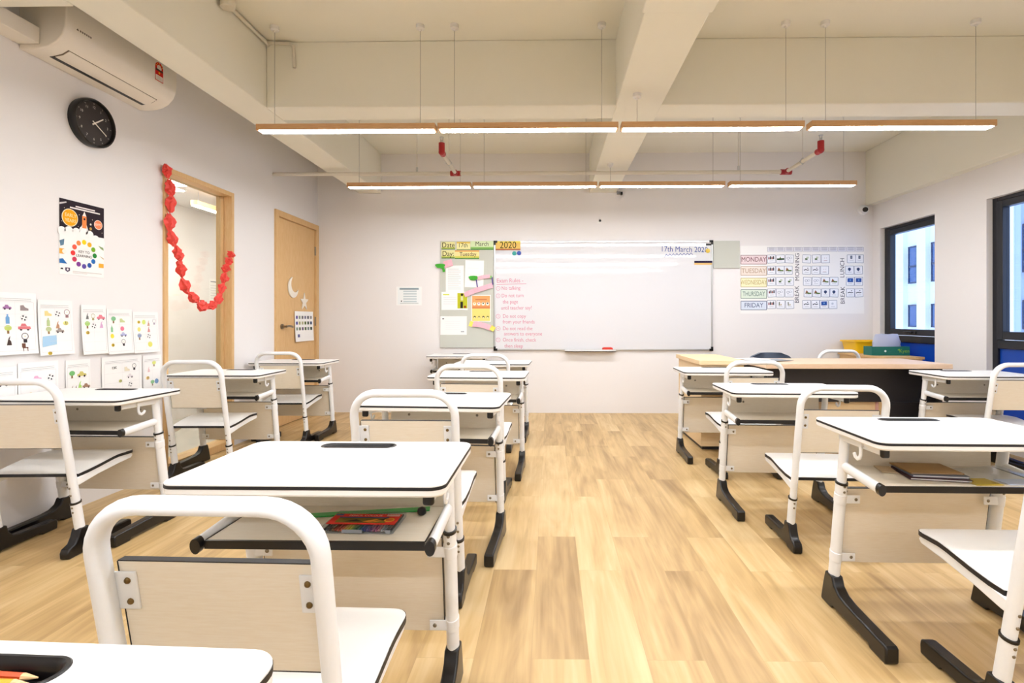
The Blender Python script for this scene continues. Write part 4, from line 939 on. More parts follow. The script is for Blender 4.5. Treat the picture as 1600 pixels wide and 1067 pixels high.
# paper dragon cut-outs
def strip(r, pts, wd, mt, name, d=0.004):
    m = MB(TD)
    n = len(pts)
    for k in range(n - 1):
        a, b3 = pts[k], pts[k + 1]; du, dv = b3[0] - a[0], b3[1] - a[1]; L = math.hypot(du, dv); nx, ny = -dv / L * wd / 2, du / L * wd / 2
        z0 = d + (0.006 if k % 2 else 0); z1 = d + (0.0 if k % 2 else 0.006)
        m.grid_loft([[(a[0] - nx, a[1] - ny, z0), (a[0] + nx, a[1] + ny, z0), (a[0] + nx, a[1] + ny, z0 + 0.0015), (a[0] - nx, a[1] - ny, z0 + 0.0015)], [(b3[0] - nx, b3[1] - ny, z1), (b3[0] + nx, b3[1] + ny, z1), (b3[0] + nx, b3[1] + ny, z1 + 0.0015), (b3[0] - nx, b3[1] - ny, z1 + 0.0015)]], mt)
    return m.build(name, r)
def PXB(px, py): return ((px - 847) / 808 * YB * 1.0 + -0.0955 * 0 + (-0.0161) * YB * 1.0, 1.07 + (499.2 - py) / 808 * YB)
PINK = mat('pink_paper', '#F2B6C4', 0.8); GRN = mat('green_paper', '#3FA62E', 0.8); YEL = mat('yellow_paper', '#F2E56A', 0.8); PUR = mat('purple_paper', '#4A3A8A', 0.8)
def blob(r, px, py, rx, ry, mt, name, tail=None):
    m = MB(TD); u, v = PXB(px, py); n = 14
    pts = [(u + rx * (1 + 0.18 * math.sin(3 * 2 * math.pi * k / n)) * math.cos(2 * math.pi * k / n), v + ry * (1 + 0.18 * math.cos(2 * 2 * math.pi * k / n)) * math.sin(2 * math.pi * k / n)) for k in range(n)]
    m.prism(pts, 'z', 0.006, 0.009, mt)
    if tail:
        t0, t1 = PXB(*tail[0]), PXB(*tail[1]); m.line([t0, ((t0[0] + t1[0]) / 2 + 0.012, (t0[1] + t1[1]) / 2), t1], 0.03, 0.0095, mt)
    return m.build(name, r)
def craft(lab, px, py):
    global TD
    u, v = PXB(px, py); r = empty('paper_dragon', (u, YB - 0.022, v)); TD = Matrix.Translation(-Vector(r.location)) @ wall_frame('back', 0.022)
    tag(r, lab, 'paper craft', 'folded paper dragons'); return r
r = craft('pink paper flag with a green curled head at the pinboard\'s upper left edge', 694, 414)
blob(r, 688, 415.5, 0.055, 0.03, GRN, 'green_head', ((690, 416), (694, 425))); strip(r, [PXB(694, 414), PXB(700, 412), PXB(707, 410)], 0.075, PINK, 'pink_body')
r = craft('pink folded paper strip with a green head across the pinboard\'s middle', 752, 436)
blob(r, 740, 434.5, 0.052, 0.032, GRN, 'green_head'); strip(r, [PXB(747, 435), PXB(754, 433), PXB(760, 432.5), PXB(766, 432)], 0.04, PINK, 'pink_body', 0.008); blob(r, 766, 433, 0.022, 0.02, mat('pale_green_paper', '#8CC97A', 0.8), 'tail')
strip(r, [PXB(744.5, 437), PXB(746.5, 449)], 0.012, PUR, 'leg', 0.01); strip(r, [PXB(769, 433), PXB(770.5, 445)], 0.012, PUR, 'leg', 0.004)
r = craft('long pink zigzag paper strip rising to the right under the green head', 748, 453)
strip(r, [PXB(726, 461), PXB(733, 458), PXB(740, 455), PXB(748, 452.5), PXB(756, 450), PXB(763, 448), PXB(770, 446)], 0.055, PINK, 'pink_body', 0.006)
r = craft('pink paper strip with yellow ends low on the pinboard', 753, 508)
strip(r, [PXB(738, 506.5), PXB(746, 506.5), PXB(753, 507.5), PXB(762, 510.5), PXB(768, 513)], 0.06, PINK, 'pink_body', 0.006); strip(r, [PXB(734, 505), PXB(739, 506.8)], 0.062, YEL, 'yellow_end', 0.009); strip(r, [PXB(767, 511), PXB(773, 515)], 0.055, YEL, 'yellow_end', 0.009)

# timetable chart
SX0, SX1, SZ0, SZ1 = 2.133 * K, 3.512 * K, bz(1.136), bz(1.899)
r = empty('timetable_chart', ((SX0 + SX1) / 2, YB, SZ0)); tag(r, 'white weekly timetable chart with day labels and picture cards', 'chart')
TS = Matrix.Translation(-Vector(r.location)) @ wall_frame('back')
m = MB(TS); m.box(SX0, SX1, SZ0, SZ1, 0, 0.002, M_paper); m.build('chart_sheet', r)
def SP(x, y):  # chart measured in a 1600 x 945 layout
    return (SX0 + (x - 120) / (1530 - 120) * (SX1 - SX0), SZ1 - (y - 90) / (870 - 90) * (SZ1 - SZ0))
for d_, yc, bgc, lc in (('MONDAY', 250, '#EBD8DA', '#7E4A54'), ('TUESDAY', 380, '#EDE2D8', '#B99A80'), ('WEDNESDAY', 512, '#F2EFC8', '#C2B070'), ('THURSDAY', 645, '#DFEADC', '#5A7E70'), ('FRIDAY', 776, '#DCE4F0', '#46587E')):
    a, b3 = SP(128, yc + 50), SP(420, yc - 50); m = MB(TS); m.box(a[0], b3[0], a[1], b3[1], 0.0022, 0.0035, ink(bgc)); m.frame(a[0], a[1], b3[0], b3[1], 0.006, 0.004, ink(lc))
    m.text(d_, (a[0] + b3[0]) / 2, (a[1] + b3[1]) / 2, 0.075, 0.0042, ink(lc), sx=0.86 if len(d_) < 8 else 0.66); m.build('day_label', r, recalc=False)
for k in range(11):
    a, b3 = SP(432 + k * 100, 158), SP(524 + k * 100, 108); m = MB(TS); m.box(a[0], b3[0], a[1], b3[1], 0.0022, 0.003, ink('#E6E6EE')); m.frame(a[0], a[1], b3[0], b3[1], 0.003, 0.0035, ink('#9A9AA8'))
    for q in (0.3, 0.7): m.rect(a[0] + 0.012, a[1] + (b3[1] - a[1]) * q, b3[0] - 0.012, a[1] + (b3[1] - a[1]) * q + 0.006, 0.0036, ink('#8A8A96'))
    m.build('time_card', r, recalc=False)
CARDS = {242: [(475, 'p'), (580, 'g'), (680, 't'), (877, 'l'), (988, 'l'), (1090, 'f'), (1384, 'd'), (1476, 'd')], 372: [(475, 'p'), (575, 'k'), (668, 'k'), (877, 's'), (980, 's'), (1080, 'f'), (1365, 'h'), (1465, 'h')], 500: [(475, 'p'), (578, 'l'), (682, 'l'), (885, 't'), (985, 't'), (1088, 'k'), (1187, 'k'), (1372, 'b'), (1467, 'b')], 632: [(480, 'p'), (575, 't'), (678, 't'), (892, 'k'), (992, 'k'), (1092, 'h'), (1188, 'h'), (1375, 's'), (1470, 's')], 765: [(475, 'p'), (582, 'v'), (685, 'v'), (877, 's'), (978, 's'), (1075, 'b'), (1175, 'w')]}
rr = random.Random(2)
for yc, row in CARDS.items():
    for x, kd in row:
        a, b3 = SP(x - 46, yc + 47), SP(x + 46, yc - 47); cu, cv = (a[0] + b3[0]) / 2, (a[1] + b3[1]) / 2; hw, hh = (b3[0] - a[0]) / 2, (b3[1] - a[1]) / 2
        m = MB(TS @ Matrix.Translation((cu, cv, 0)) @ Matrix.Rotation(rr.uniform(-0.05, 0.05), 4, 'Z'))
        m.box(-hw, hw, -hh, hh, 0.0025, 0.004, ink('#F1F3F8')); m.frame(-hw, -hh, hw, hh, 0.004, 0.0045, ink('#5E7290')); D2 = 0.0048
        m.rect(-hw * 0.5, -hh * 0.55, hw * 0.5, -hh * 0.47, D2, ink('#A9AEBA'))
        if kd == 'p':
            for q in range(4): m.rect(-hw * 0.75 + q * hw * 0.38, -hh * 0.1, -hw * 0.45 + q * hw * 0.38, hh * (0.5 if q % 2 else 0.35), D2, ink(('#8A3A44', '#2E3440', '#A04A3A', '#3A3A4A')[q])); m.disc(-hw * 0.6 + q * hw * 0.38, hh * (0.6 if q % 2 else 0.45), hw * 0.12, D2, ink('#4A3A34'), 8)
        elif kd == 'g': m.rect(-hw * 0.9, -hh * 0.25, hw * 0.9, hh * 0.15, D2, ink('#2E4A2A')); m.poly([(-hw * 0.3, hh * 0.15), (0, hh * 0.6), (hw * 0.1, hh * 0.15)], D2, ink('#7A8A4A'))
        elif kd == 'k': m.poly([(-hw * 0.7, -hh * 0.2), (-hw * 0.35, hh * 0.65), (hw * 0.1, hh * 0.1), (hw * 0.8, -hh * 0.2)], D2, ink('#7A6A4A')); m.rect(-hw * 0.1, -hh * 0.25, hw * 0.8, hh * 0.05, D2 + 0.0003, ink('#5A7A3A')); m.disc(-hw * 0.35, hh * 0.3, hw * 0.18, D2 + 0.0003, ink('#A0543A'), 8)
        elif kd == 'l': m.rect(-hw * 0.4, -hh * 0.25, hw * 0.2, hh * 0.15, D2, ink('#56704A')); m.rect(-hw * 0.1, hh * 0.1, hw * 0.5, hh * 0.55, D2, ink('#C9D3C0'))
        elif kd == 't': m.ring(-hw * 0.3, hh * 0.15, hw * 0.25, hw * 0.34, D2, ink('#8C94A6'), 10); m.ring(hw * 0.3, hh * 0.25, hw * 0.22, hw * 0.3, D2, ink('#9AA2B4'), 10)
        elif kd == 's': m.line([(-hw * 0.7, -hh * 0.05), (-hw * 0.2, hh * 0.2), (hw * 0.1, 0), (hw * 0.6, hh * 0.1)], hh * 0.2, D2, ink('#3A4250')); m.disc(hw * 0.25, hh * 0.5, hw * 0.14, D2, ink('#3A4250'), 8)
        elif kd == 'h': m.disc(-hw * 0.05, hh * 0.25, hw * 0.38, D2, ink('#3A4A70')); m.poly([(-hw * 0.4, hh * 0.15), (hw * 0.32, hh * 0.15), (-hw * 0.05, -hh * 0.3)], D2 + 0.0002, ink('#3A4A70'))
        elif kd == 'b': m.rect(-hw * 0.7, -hh * 0.2, hw * 0.7, hh * 0.75, D2, ink('#2F54A0')); m.disc(0, hh * 0.3, hw * 0.2, D2 + 0.0003, ink('#6FA0D8'), 8)
        elif kd == 'd': m.rect(-hw * 0.25, 0, hw * 0.25, hh * 0.75, D2, ink('#4A5468')); m.rect(-hw * 0.1, hh * 0.2, hw * 0.1, hh * 0.6, D2 + 0.0003, ink('#8E9AB0'))
        elif kd == 'v': m.rect(-hw * 0.5, -hh * 0.25, -hw * 0.25, hh * 0.6, D2, ink('#6E7A66')); m.poly([(-hw * 0.2, -hh * 0.2), (hw * 0.1, hh * 0.2), (hw * 0.2, -hh * 0.2)], D2, ink('#B09A6A'))
        elif kd == 'f': m.disc(-hw * 0.2, hh * 0.2, hw * 0.08, D2, ink('#B9A0A0'), 8); m.disc(hw * 0.25, hh * 0.2, hw * 0.08, D2, ink('#B9A0A0'), 8); m.rect(-hw * 0.4, -hh * 0.4, hw * 0.4, -hh * 0.34, D2, ink('#C98A8A'))
        else: m.disc(-hw * 0.1, hh * 0.2, hw * 0.3, D2, ink('#C9D0DA'), 10)
        m.build('picture_card', r, recalc=False)
for s, x, yc, sz in (('BREAK', 768, 650, 0.085), ('MORNING', 772, 335, 0.085), ('BREAK', 1290, 660, 0.085), ('LUNCH', 1284, 345, 0.085)):
    u, v = SP(x, yc); m = MB(TS); m.text(s, u, v, sz * 0.80, 0.003, ink('#4A4A58'), rot=R(90), sx=0.98); m.build('vertical_lettering', r, recalc=False)

# ------------------------------------------------------------------ left wall
# clock
ck = empty('wall_clock', (XL, 2.972, 2.213)); tag(ck, 'round black wall clock with white hands under the air conditioner', 'clock')
TK = Matrix(((0, 0, 1, 0), (1, 0, 0, 0), (0, 1, 0, 0), (0, 0, 0, 1)))
m = MB(TK); n = 48
def cr(q, d): return [(q * math.cos(2 * math.pi * k / n), q * math.sin(2 * math.pi * k / n), d) for k in range(n)]
M_ck = mat('clock_black', '#0E0B0B', 0.3); M_face = mat('clock_face', '#2B2320', 0.6)
m.grid_loft([cr(0.136, 0), cr(0.139, 0.02), cr(0.139, 0.04), cr(0.134, 0.046), cr(0.127, 0.045), cr(0.122, 0.03)], M_ck, True, True, False); m.build('case', ck)
m = MB(TK); m.disc(0, 0, 0.124, 0.029, M_face, 48)
for k in range(12):
    a = R(90 - 30 * (k + 1)); m.text(str(k + 1), 0.092 * math.cos(a), 0.092 * math.sin(a), 0.02, 0.030, ink('#D9D0C4')); m.text(str(5 * (k + 1)), 0.113 * math.cos(a), 0.113 * math.sin(a), 0.0095, 0.030, ink('#C9C0B4'))
m.build('dial', ck, recalc=False)
for nm, ang, L, wd, d in (('hour_hand', 90 - 52.6, 0.072, 0.0085, 0.034), ('minute_hand', 90 - 122, 0.092, 0.006, 0.036)):
    m = MB(TK); a = R(ang); c_, s_ = math.cos(a), math.sin(a); m.prism([(-0.018 * c_ + wd / 2 * s_, -0.018 * s_ - wd / 2 * c_), (L * c_ + wd / 3 * s_, L * s_ - wd / 3 * c_), (L * c_ - wd / 3 * s_, L * s_ + wd / 3 * c_), (-0.018 * c_ - wd / 2 * s_, -0.018 * s_ + wd / 2 * c_)], 'z', d, d + 0.0012, ink('#EFE6D8')); m.build(nm, ck)
# rocket poster
def poster_art(m, w2, h2, d):
    U = lambda x: (x - 0.5) * 2 * w2
    V = lambda y: (0.5 - y) * 2 * h2
    m.rect(-w2, V(0.43), w2, h2, d, ink('#2A2028'))
    for x, y, q in ((0.05, 0.43, 0.09), (0.2, 0.42, 0.1), (0.36, 0.415, 0.09), (0.52, 0.38, 0.1), (0.66, 0.42, 0.09), (0.8, 0.47, 0.09), (0.94, 0.5, 0.085)): m.disc(U(x), V(y), q * 2 * w2, d + 0.0004, M_paper)
    m.poly([(-w2, V(0.62)), (w2, V(0.62)), (w2, V(0.5)), (U(0.7), V(0.44)), (U(0.5), V(0.40)), (-w2, V(0.43))], d + 0.0005, M_paper)
    m.disc(U(0.22), V(0.235), 0.175 * 2 * w2, d + 0.0006, ink('#F3E3C0'), 28); m.disc(U(0.22), V(0.235), 0.16 * 2 * w2, d + 0.001, ink('#EDA616'), 28)
    m.text('EARLY', U(0.23), V(0.205), 0.027, d + 0.0014, ink('#F9E7B0'), sx=0.9); m.text('YEARS', U(0.23), V(0.275), 0.027, d + 0.0014, ink('#F9E7B0'), sx=0.9)
    m.disc(U(0.86), V(0.255), 0.1 * 2 * w2, d + 0.0006, ink('#F5DCD0'), 24); m.disc(U(0.86), V(0.255), 0.088 * 2 * w2, d + 0.001, ink('#EF8A5A'), 24); m.text('EYFS', U(0.86), V(0.255), 0.020, d + 0.0014, ink('#FBEBDD'))
    m.poly([(U(0.485), V(0.34)), (U(0.485), V(0.18)), (U(0.535), V(0.12)), (U(0.585), V(0.18)), (U(0.585), V(0.34))], d + 0.0008, ink('#E98A4A')); m.poly([(U(0.49), V(0.175)), (U(0.535), V(0.11)), (U(0.58), V(0.175))], d + 0.0012, ink('#F3EAE2'))
    m.disc(U(0.535), V(0.215), 0.022 * 2 * w2, d + 0.0014, ink('#3A2A30'), 12); m.poly([(U(0.45), V(0.36)), (U(0.485), V(0.29)), (U(0.485), V(0.36))], d + 0.0012, ink('#F3E6DC')); m.poly([(U(0.62), V(0.36)), (U(0.585), V(0.29)), (U(0.585), V(0.36))], d + 0.0012, ink('#F3E6DC'))
    m.disc(U(0.68), V(0.27), 0.02 * 2 * w2, d + 0.0008, ink('#E8E0D8'), 12); m.disc(U(0.68), V(0.33), 0.03 * 2 * w2, d + 0.0008, ink('#C79A4A'), 12)
    for x, y in ((0.1, 0.12), (0.3, 0.09), (0.42, 0.17), (0.72, 0.2), (0.95, 0.36), (0.05, 0.3), (0.4, 0.33)): m.disc(U(x), V(y), 0.008 * 2 * w2, d + 0.0008, ink('#E6D8C8'), 6)
    m.rect(U(0.34), V(0.075), U(0.78), V(0.058), d + 0.0008, ink('#E8E0DC')); m.rect(U(0.22), V(0.105), U(0.9), V(0.086), d + 0.0008, ink('#E8E0DC'))
    m.poly([(U(0.0), V(0.06)), (U(0.14), V(0.03)), (U(0.15), V(0.045)), (U(0.0), V(0.085))], d + 0.0008, ink('#CFC8C8'))
    cols = ['#F2D21E', '#EFB42A', '#7DB32E', '#2F8A3E', '#2A6FB8', '#2F58A6', '#5A4A9C', '#7E3F92', '#C43A56', '#E23B3A', '#E9604A', '#EE8A4E']
    for k, c_ in enumerate(cols):
        a = R(90 - 30 * k); m.disc(U(0.53) + 0.245 * 2 * w2 * math.cos(a), V(0.70) + 0.245 * 2 * w2 * math.sin(a), 0.05 * 2 * w2, d + 0.0008, ink(c_), 16)
    m.text('KEY TO', U(0.53), V(0.672), 0.021, d + 0.0008, ink('#4A3F3A')); m.text('LEARNING', U(0.53), V(0.728), 0.021, d + 0.0008, ink('#4A3F3A'))
    m.poly([(U(0.0), V(0.56)), (U(0.1), V(0.53)), (U(0.09), V(0.61)), (U(0.02), V(0.63))], d + 0.0008, ink('#5F7F96')); m.rect(U(0.0), V(0.73), U(0.1), V(0.66), d + 0.0008, ink('#E9A94A')); m.disc(U(0.1), V(0.695), 0.045 * 2 * w2, d + 0.001, ink('#F4EEE6'), 14)
    m.poly([(U(0.0), V(0.80)), (U(0.07), V(0.79)), (U(0.16), V(0.855)), (U(0.0), V(0.855))], d + 0.0008, ink('#2F6FB0'))
    m.poly([(U(0.86), V(0.55)), (U(0.98), V(0.57)), (U(0.99), V(0.61)), (U(0.92), V(0.59))], d + 0.0008, ink('#8CA06A')); m.poly([(U(0.88), V(0.69)), (U(0.99), V(0.72)), (U(0.99), V(0.74))], d + 0.0008, ink('#C9B08A')); m.rect(U(0.87), V(0.86), U(0.99), V(0.80), d + 0.0008, ink('#EDAE3E'))
    m.poly([(U(0.02), V(0.935)), (U(0.08), V(0.935)), (U(0.07), V(0.915)), (U(0.03), V(0.915))], d + 0.0008, ink('#2E2A2A')); m.poly([(U(0.12), V(0.905)), (U(0.22), V(0.905)), (U(0.22), V(0.945)), (U(0.17), V(0.965)), (U(0.12), V(0.945))], d + 0.0008, ink('#4A3F5A')); m.disc(U(0.17), V(0.93), 0.022 * 2 * w2, d + 0.001, ink('#EDE6E2'), 10)
    m.rect(U(0.28), V(0.952), U(0.94), V(0.946), d + 0.0008, ink('#B9A9A2')); m.rect(U(0.28), V(0.97), U(0.6), V(0.964), d + 0.0008, ink('#C9BDB6'))
paper_on('left', 0.001, 2.787, 1.32, 3.070, 1.738, 'wall_poster', 'poster with a rocket and a ring of coloured dots reading KEY TO LEARNING', 'poster', art=poster_art)
# worksheets
def I_tree(m, u, v, s, d, c='#5FA84A'): m.rect(u - 0.12 * s, v - 0.5 * s, u + 0.12 * s, v, d, ink('#8A6A44')); m.disc(u, v + 0.15 * s, 0.42 * s, d + 0.0003, ink(c), 10, 0.32 * s)
def I_car(m, u, v, s, d, c='#D0607A'):
    m.poly([(u - 0.6 * s, v - 0.2 * s), (u + 0.6 * s, v - 0.2 * s), (u + 0.55 * s, v + 0.05 * s), (u + 0.25 * s, v + 0.1 * s), (u + 0.1 * s, v + 0.35 * s), (u - 0.25 * s, v + 0.35 * s), (u - 0.35 * s, v + 0.1 * s), (u - 0.6 * s, v + 0.05 * s)], d, ink(c))
    for q in (-0.33, 0.33): m.disc(u + q * s, v - 0.22 * s, 0.13 * s, d + 0.0003, ink('#4A4248'), 8)
def I_ball(m, u, v, s, d, c='#3A3A42'):
    m.ring(u, v, 0.40 * s, 0.43 * s, d, ink('#C9C9CE'), 12)
    for a in range(4): m.disc(u + 0.26 * s * math.cos(a * 1.57 + 0.4), v + 0.26 * s * math.sin(a * 1.57 + 0.4), 0.11 * s, d, ink(c), 6)
def I_bulb(m, u, v, s, d, c='#3E3A40'): m.ring(u, v + 0.12 * s, 0.28 * s, 0.34 * s, d, ink(c), 14); m.rect(u - 0.17 * s, v - 0.5 * s, u + 0.17 * s, v - 0.2 * s, d + 0.0003, ink(c)); m.disc(u, v + 0.12 * s, 0.05 * s, d, ink('#E0C04A'), 6)
def I_bottle(m, u, v, s, d, c='#6FA0CE'): m.poly([(u - 0.2 * s, v - 0.5 * s), (u + 0.2 * s, v - 0.5 * s), (u + 0.2 * s, v + 0.15 * s), (u + 0.08 * s, v + 0.3 * s), (u + 0.08 * s, v + 0.5 * s), (u - 0.08 * s, v + 0.5 * s), (u - 0.08 * s, v + 0.3 * s), (u - 0.2 * s, v + 0.15 * s)], d, ink(c))
def I_cat(m, u, v, s, d, c='#4A3A36'): m.poly([(u - 0.25 * s, v - 0.5 * s), (u + 0.3 * s, v - 0.5 * s), (u + 0.25 * s, v - 0.05 * s), (u + 0.1 * s, v + 0.1 * s), (u + 0.2 * s, v + 0.55 * s), (u, v + 0.3 * s), (u - 0.1 * s, v)], d, ink(c))
def I_chair(m, u, v, s, d, c='#6A4638'): m.rect(u - 0.35 * s, v, u + 0.1 * s, v + 0.5 * s, d, ink(c)); m.rect(u - 0.3 * s, v - 0.12 * s, u + 0.4 * s, v + 0.02 * s, d + 0.0002, ink(c)); m.rect(u - 0.25 * s, v - 0.5 * s, u - 0.15 * s, v - 0.1 * s, d, ink(c)); m.rect(u + 0.28 * s, v - 0.5 * s, u + 0.38 * s, v - 0.1 * s, d, ink(c))
def I_shoe(m, u, v, s, d, c='#8A6A6A'): m.poly([(u - 0.5 * s, v - 0.3 * s), (u + 0.5 * s, v - 0.3 * s), (u + 0.5 * s, v - 0.05 * s), (u + 0.1 * s, v + 0.1 * s), (u - 0.1 * s, v + 0.4 * s), (u - 0.5 * s, v + 0.35 * s)], d, ink(c))
def I_bug(m, u, v, s, d, c='#E0C23A'): m.disc(u, v, 0.32 * s, d, ink(c), 10, 0.25 * s); m.line([(u - 0.1 * s, v - 0.2 * s), (u - 0.02 * s, v + 0.2 * s)], 0.08 * s, d + 0.0003, ink('#4A4230')); m.line([(u + 0.1 * s, v - 0.2 * s), (u + 0.16 * s, v + 0.2 * s)], 0.08 * s, d + 0.0003, ink('#4A4230'))
def I_sun(m, u, v, s, d, c='#F0DC4A'): m.disc(u, v, 0.36 * s, d, ink(c), 12)
def pale(h, k=0.28):
    q = [int(h[i:i + 2], 16) for i in (1, 3, 5)]
    return '#%02x%02x%02x' % tuple(int(x + (255 - x) * k) for x in q)
def sheet_art(icons, header=True, blank=None, name=None):
    def art(m, w2, h2, d):
        if header:
            for q in (0.80, 0.74): m.rect(-w2 * 0.85, h2 * q, w2 * 0.8, h2 * q + 0.0016, d, ink('#A8A4A6'))
        m.frame(-w2 * 0.88, -h2 * 0.88, w2 * 0.88, h2 * 0.7, 0.0012, d, ink('#CFCBCC'))
        for q in (0.3, -0.1, -0.5): m.rect(-w2 * 0.88, h2 * q, w2 * 0.88, h2 * q + 0.001, d, ink('#DEDADB'))
        m.rect(-0.0005, -h2 * 0.88, 0.0005, h2 * 0.7, d, ink('#DEDADB'))
        for fn, x, y, s, *c in icons: fn(m, w2 * x, h2 * y, s, d + 0.0006, *[pale(q) for q in c])
        if blank: m.poly([(w2 * a, h2 * b3) for a, b3 in blank[0]], d + 0.002, ink(blank[1]))
        if name: m.text(name, -w2 * 0.4, h2 * 0.55, 0.03, d + 0.0006, ink('#3A3A3A'))
    return art
S = 0.040
GW = 'children\'s picture worksheets on the left wall'
sheets = [
 (2.445, 2.653, 0.895, 1.205, 'worksheet with a bottle, red car and brown chair, top left of the rows', [(I_car, -0.35, 0.52, S * .9, '#7A3A7E'), (I_shoe, 0.45, 0.5, S, '#6E5A5A'), (I_bottle, -0.35, 0.15, S * 1.2), (I_ball, 0.42, 0.18, S), (I_car, 0.42, -0.12, S * 1.3, '#C9484E'), (I_tree, -0.35, -0.18, S * 1.1, '#A8BE3A'), (I_bulb, 0.42, -0.46, S * 1.3), (I_cat, -0.35, -0.55, S * 1.1), (I_chair, 0.38, -0.78, S)], None),
 (2.662, 2.858, 0.880, 1.175, 'worksheet with a blue patch pasted at its lower left, upper row', [(I_shoe, -0.4, 0.5, S, '#E2C86A'), (I_ball, 0.15, 0.5, S), (I_bulb, 0.68, 0.52, S * 1.2, '#6A3A3E'), (I_bottle, -0.4, 0.2, S * 1.1, '#9FB86A'), (I_cat, 0.12, 0.1, S, '#A8683A'), (I_bug, 0.6, 0.15, S * 1.2, '#E6DE6A'), (I_tree, -0.4, -0.1, S, '#9CAE6A'), (I_car, 0.25, -0.12, S, '#7A6A62'), (I_bug, -0.42, -0.93, S)], ([(-0.85, -0.7), (0.0, -0.62), (0.02, -0.28), (-0.8, -0.32)], '#A9CDE8')),
 (2.912, 3.078, 0.868, 1.155, 'worksheet with a pink car beside the gap in the upper row', [(I_cat, -0.5, 0.55, S * .9, '#3A3A3A'), (I_bulb, -0.02, 0.52, S, '#8A7A2A'), (I_car, 0.6, 0.5, S * 1.1, '#D8586A'), (I_tree, -0.5, 0.2, S * 1.1, '#8CC04A'), (I_ball, 0.02, 0.15, S), (I_cat, 0.6, 0.2, S, '#C98ABE'), (I_bug, -0.5, -0.12, S)], None),
 (3.082, 3.272, 0.858, 1.135, 'worksheet with a pink ball and green tree, fourth in the upper row', [(I_tree, -0.45, 0.52, S * 1.1, '#4E9A5A'), (I_shoe, 0.25, 0.48, S * .9, '#A8B86A'), (I_bottle, -0.6, 0.12, S, '#5AA86A'), (I_sun, 0.22, 0.12, S, '#D8486A'), (I_sun, -0.6, -0.2, S), (I_car, 0.3, -0.15, S, '#8A90C4'), (I_bulb, 0.25, -0.5, S * 1.1), (I_bug, -0.6, -0.6, S)], None),
 (3.276, 3.490, 0.852, 1.120, 'worksheet beside the glass panel frame, fifth in the upper row', [(I_bug, -0.5, 0.5, S), (I_sun, -0.1, 0.5, S * 1.1, '#C6DA4A'), (I_cat, 0.25, 0.45, S * .9, '#B0705A'), (I_bulb, 0.7, 0.52, S, '#8A7A8E'), (I_sun, -0.5, 0.15, S, '#E8DC5A'), (I_cat, 0.25, 0.15, S, '#C06A6A'), (I_tree, -0.5, -0.2, S * 1.1, '#6E80A6'), (I_ball, 0.25, -0.2, S), (I_sun, 0.3, -0.6, S * 1.3, '#D6D23A')], None),
 (2.375, 2.560, 0.548, 0.835, 'worksheet at the left edge of the lower row behind the chair', [(I_car, 0.3, 0.45, S * 1.1, '#B0643A'), (I_ball, -0.2, -0.1, S * 1.2), (I_tree, 0.4, -0.3, S)], None),
 (2.565, 2.778, 0.548, 0.848, 'worksheet with a small pink car in the lower row', [(I_car, -0.1, 0.42, S * 1.1, '#D890B8'), (I_ball, 0.6, 0.42, S * 1.1), (I_bug, -0.4, -0.1, S)], None),
 (2.822, 2.975, 0.548, 0.842, 'worksheet with a bright green bug and brown bear, lower row', [(I_tree, -0.5, 0.45, S * 1.1, '#3E9A3A'), (I_car, 0.3, 0.42, S * 1.2, '#B9A83A'), (I_cat, 0.1, 0.0, S * 1.2, '#8CC83A'), (I_car, 0.65, -0.05, S * 1.0, '#7A4A2A'), (I_cat, -0.5, -0.08, S * .7, '#7A5A4A'), (I_cat, -0.2, -0.08, S * .7, '#7A5A4A')], None),
 (3.052, 3.350, 0.545, 0.842, 'worksheet with a handwritten word in its corner, lower row', [(I_bulb, 0.62, 0.5, S * 1.1), (I_shoe, 0.25, 0.42, S, '#D9CBA8'), (I_car, 0.4, 0.12, S, '#D6CED2'), (I_bug, -0.1, -0.05, S, '#B6B84A'), (I_ball, 0.4, -0.25, S)], None, 'cat'),
 (3.365, 3.525, 0.545, 0.830, 'worksheet with a blue ball touching the glass panel frame, lower row', [(I_tree, 0.2, 0.6, S, '#C6CE4A'), (I_cat, -0.4, 0.35, S * .9, '#D8A0A0'), (I_bug, -0.5, -0.05, S * 1.2, '#E8B84A'), (I_sun, 0.45, -0.25, S * 1.2, '#4A78B0'), (I_tree, 0.0, -0.3, S, '#6AAE6A')], None),
]
for u0, u1, v0, v1, lab, ic, bl, *nm in sheets:
    paper_on('left', 0.002, u0, v0, u1, v1, 'worksheet', lab, 'worksheet', GW, art=sheet_art(ic, blank=bl, name=nm[0] if nm else None), curl=0.016 if v1 > 1 else 0.006)
# things on the door
def door_frame_T(y, z): return Matrix(((0, 0, 1, XL - 0.001), (1, 0, 0, y), (0, 1, 0, z), (0, 0, 0, 1)))
m = MB(door_frame_T(5.355, 1.405)); pts = []
for k in range(21): a = R(100 + 250 * k / 20); pts.append((0.105 * math.cos(a), 0.108 * math.sin(a)))
for k in range(1, 20): a = R(325 - 200 * k / 20); pts.append((0.086 * math.cos(a) + 0.036, 0.086 * math.sin(a) + 0.036))
m.prism(pts, 'z', 0.002, 0.012, mat('glitter_card', '#EFE8DC', 0.5)); tag(m.build('paper_moon'), 'white crescent moon cut-out on the wooden door', 'decoration')
m = MB(door_frame_T(5.60, 1.262)); pts = [((0.095 if k % 2 == 0 else 0.036) * math.cos(R(90 + 36 * k)), (0.10 if k % 2 == 0 else 0.04) * math.sin(R(90 + 36 * k))) for k in range(10)]
m.prism(pts, 'z', 0.002, 0.010, _m['glitter_card']); tag(m.build('paper_star'), 'white star cut-out on the wooden door', 'decoration')
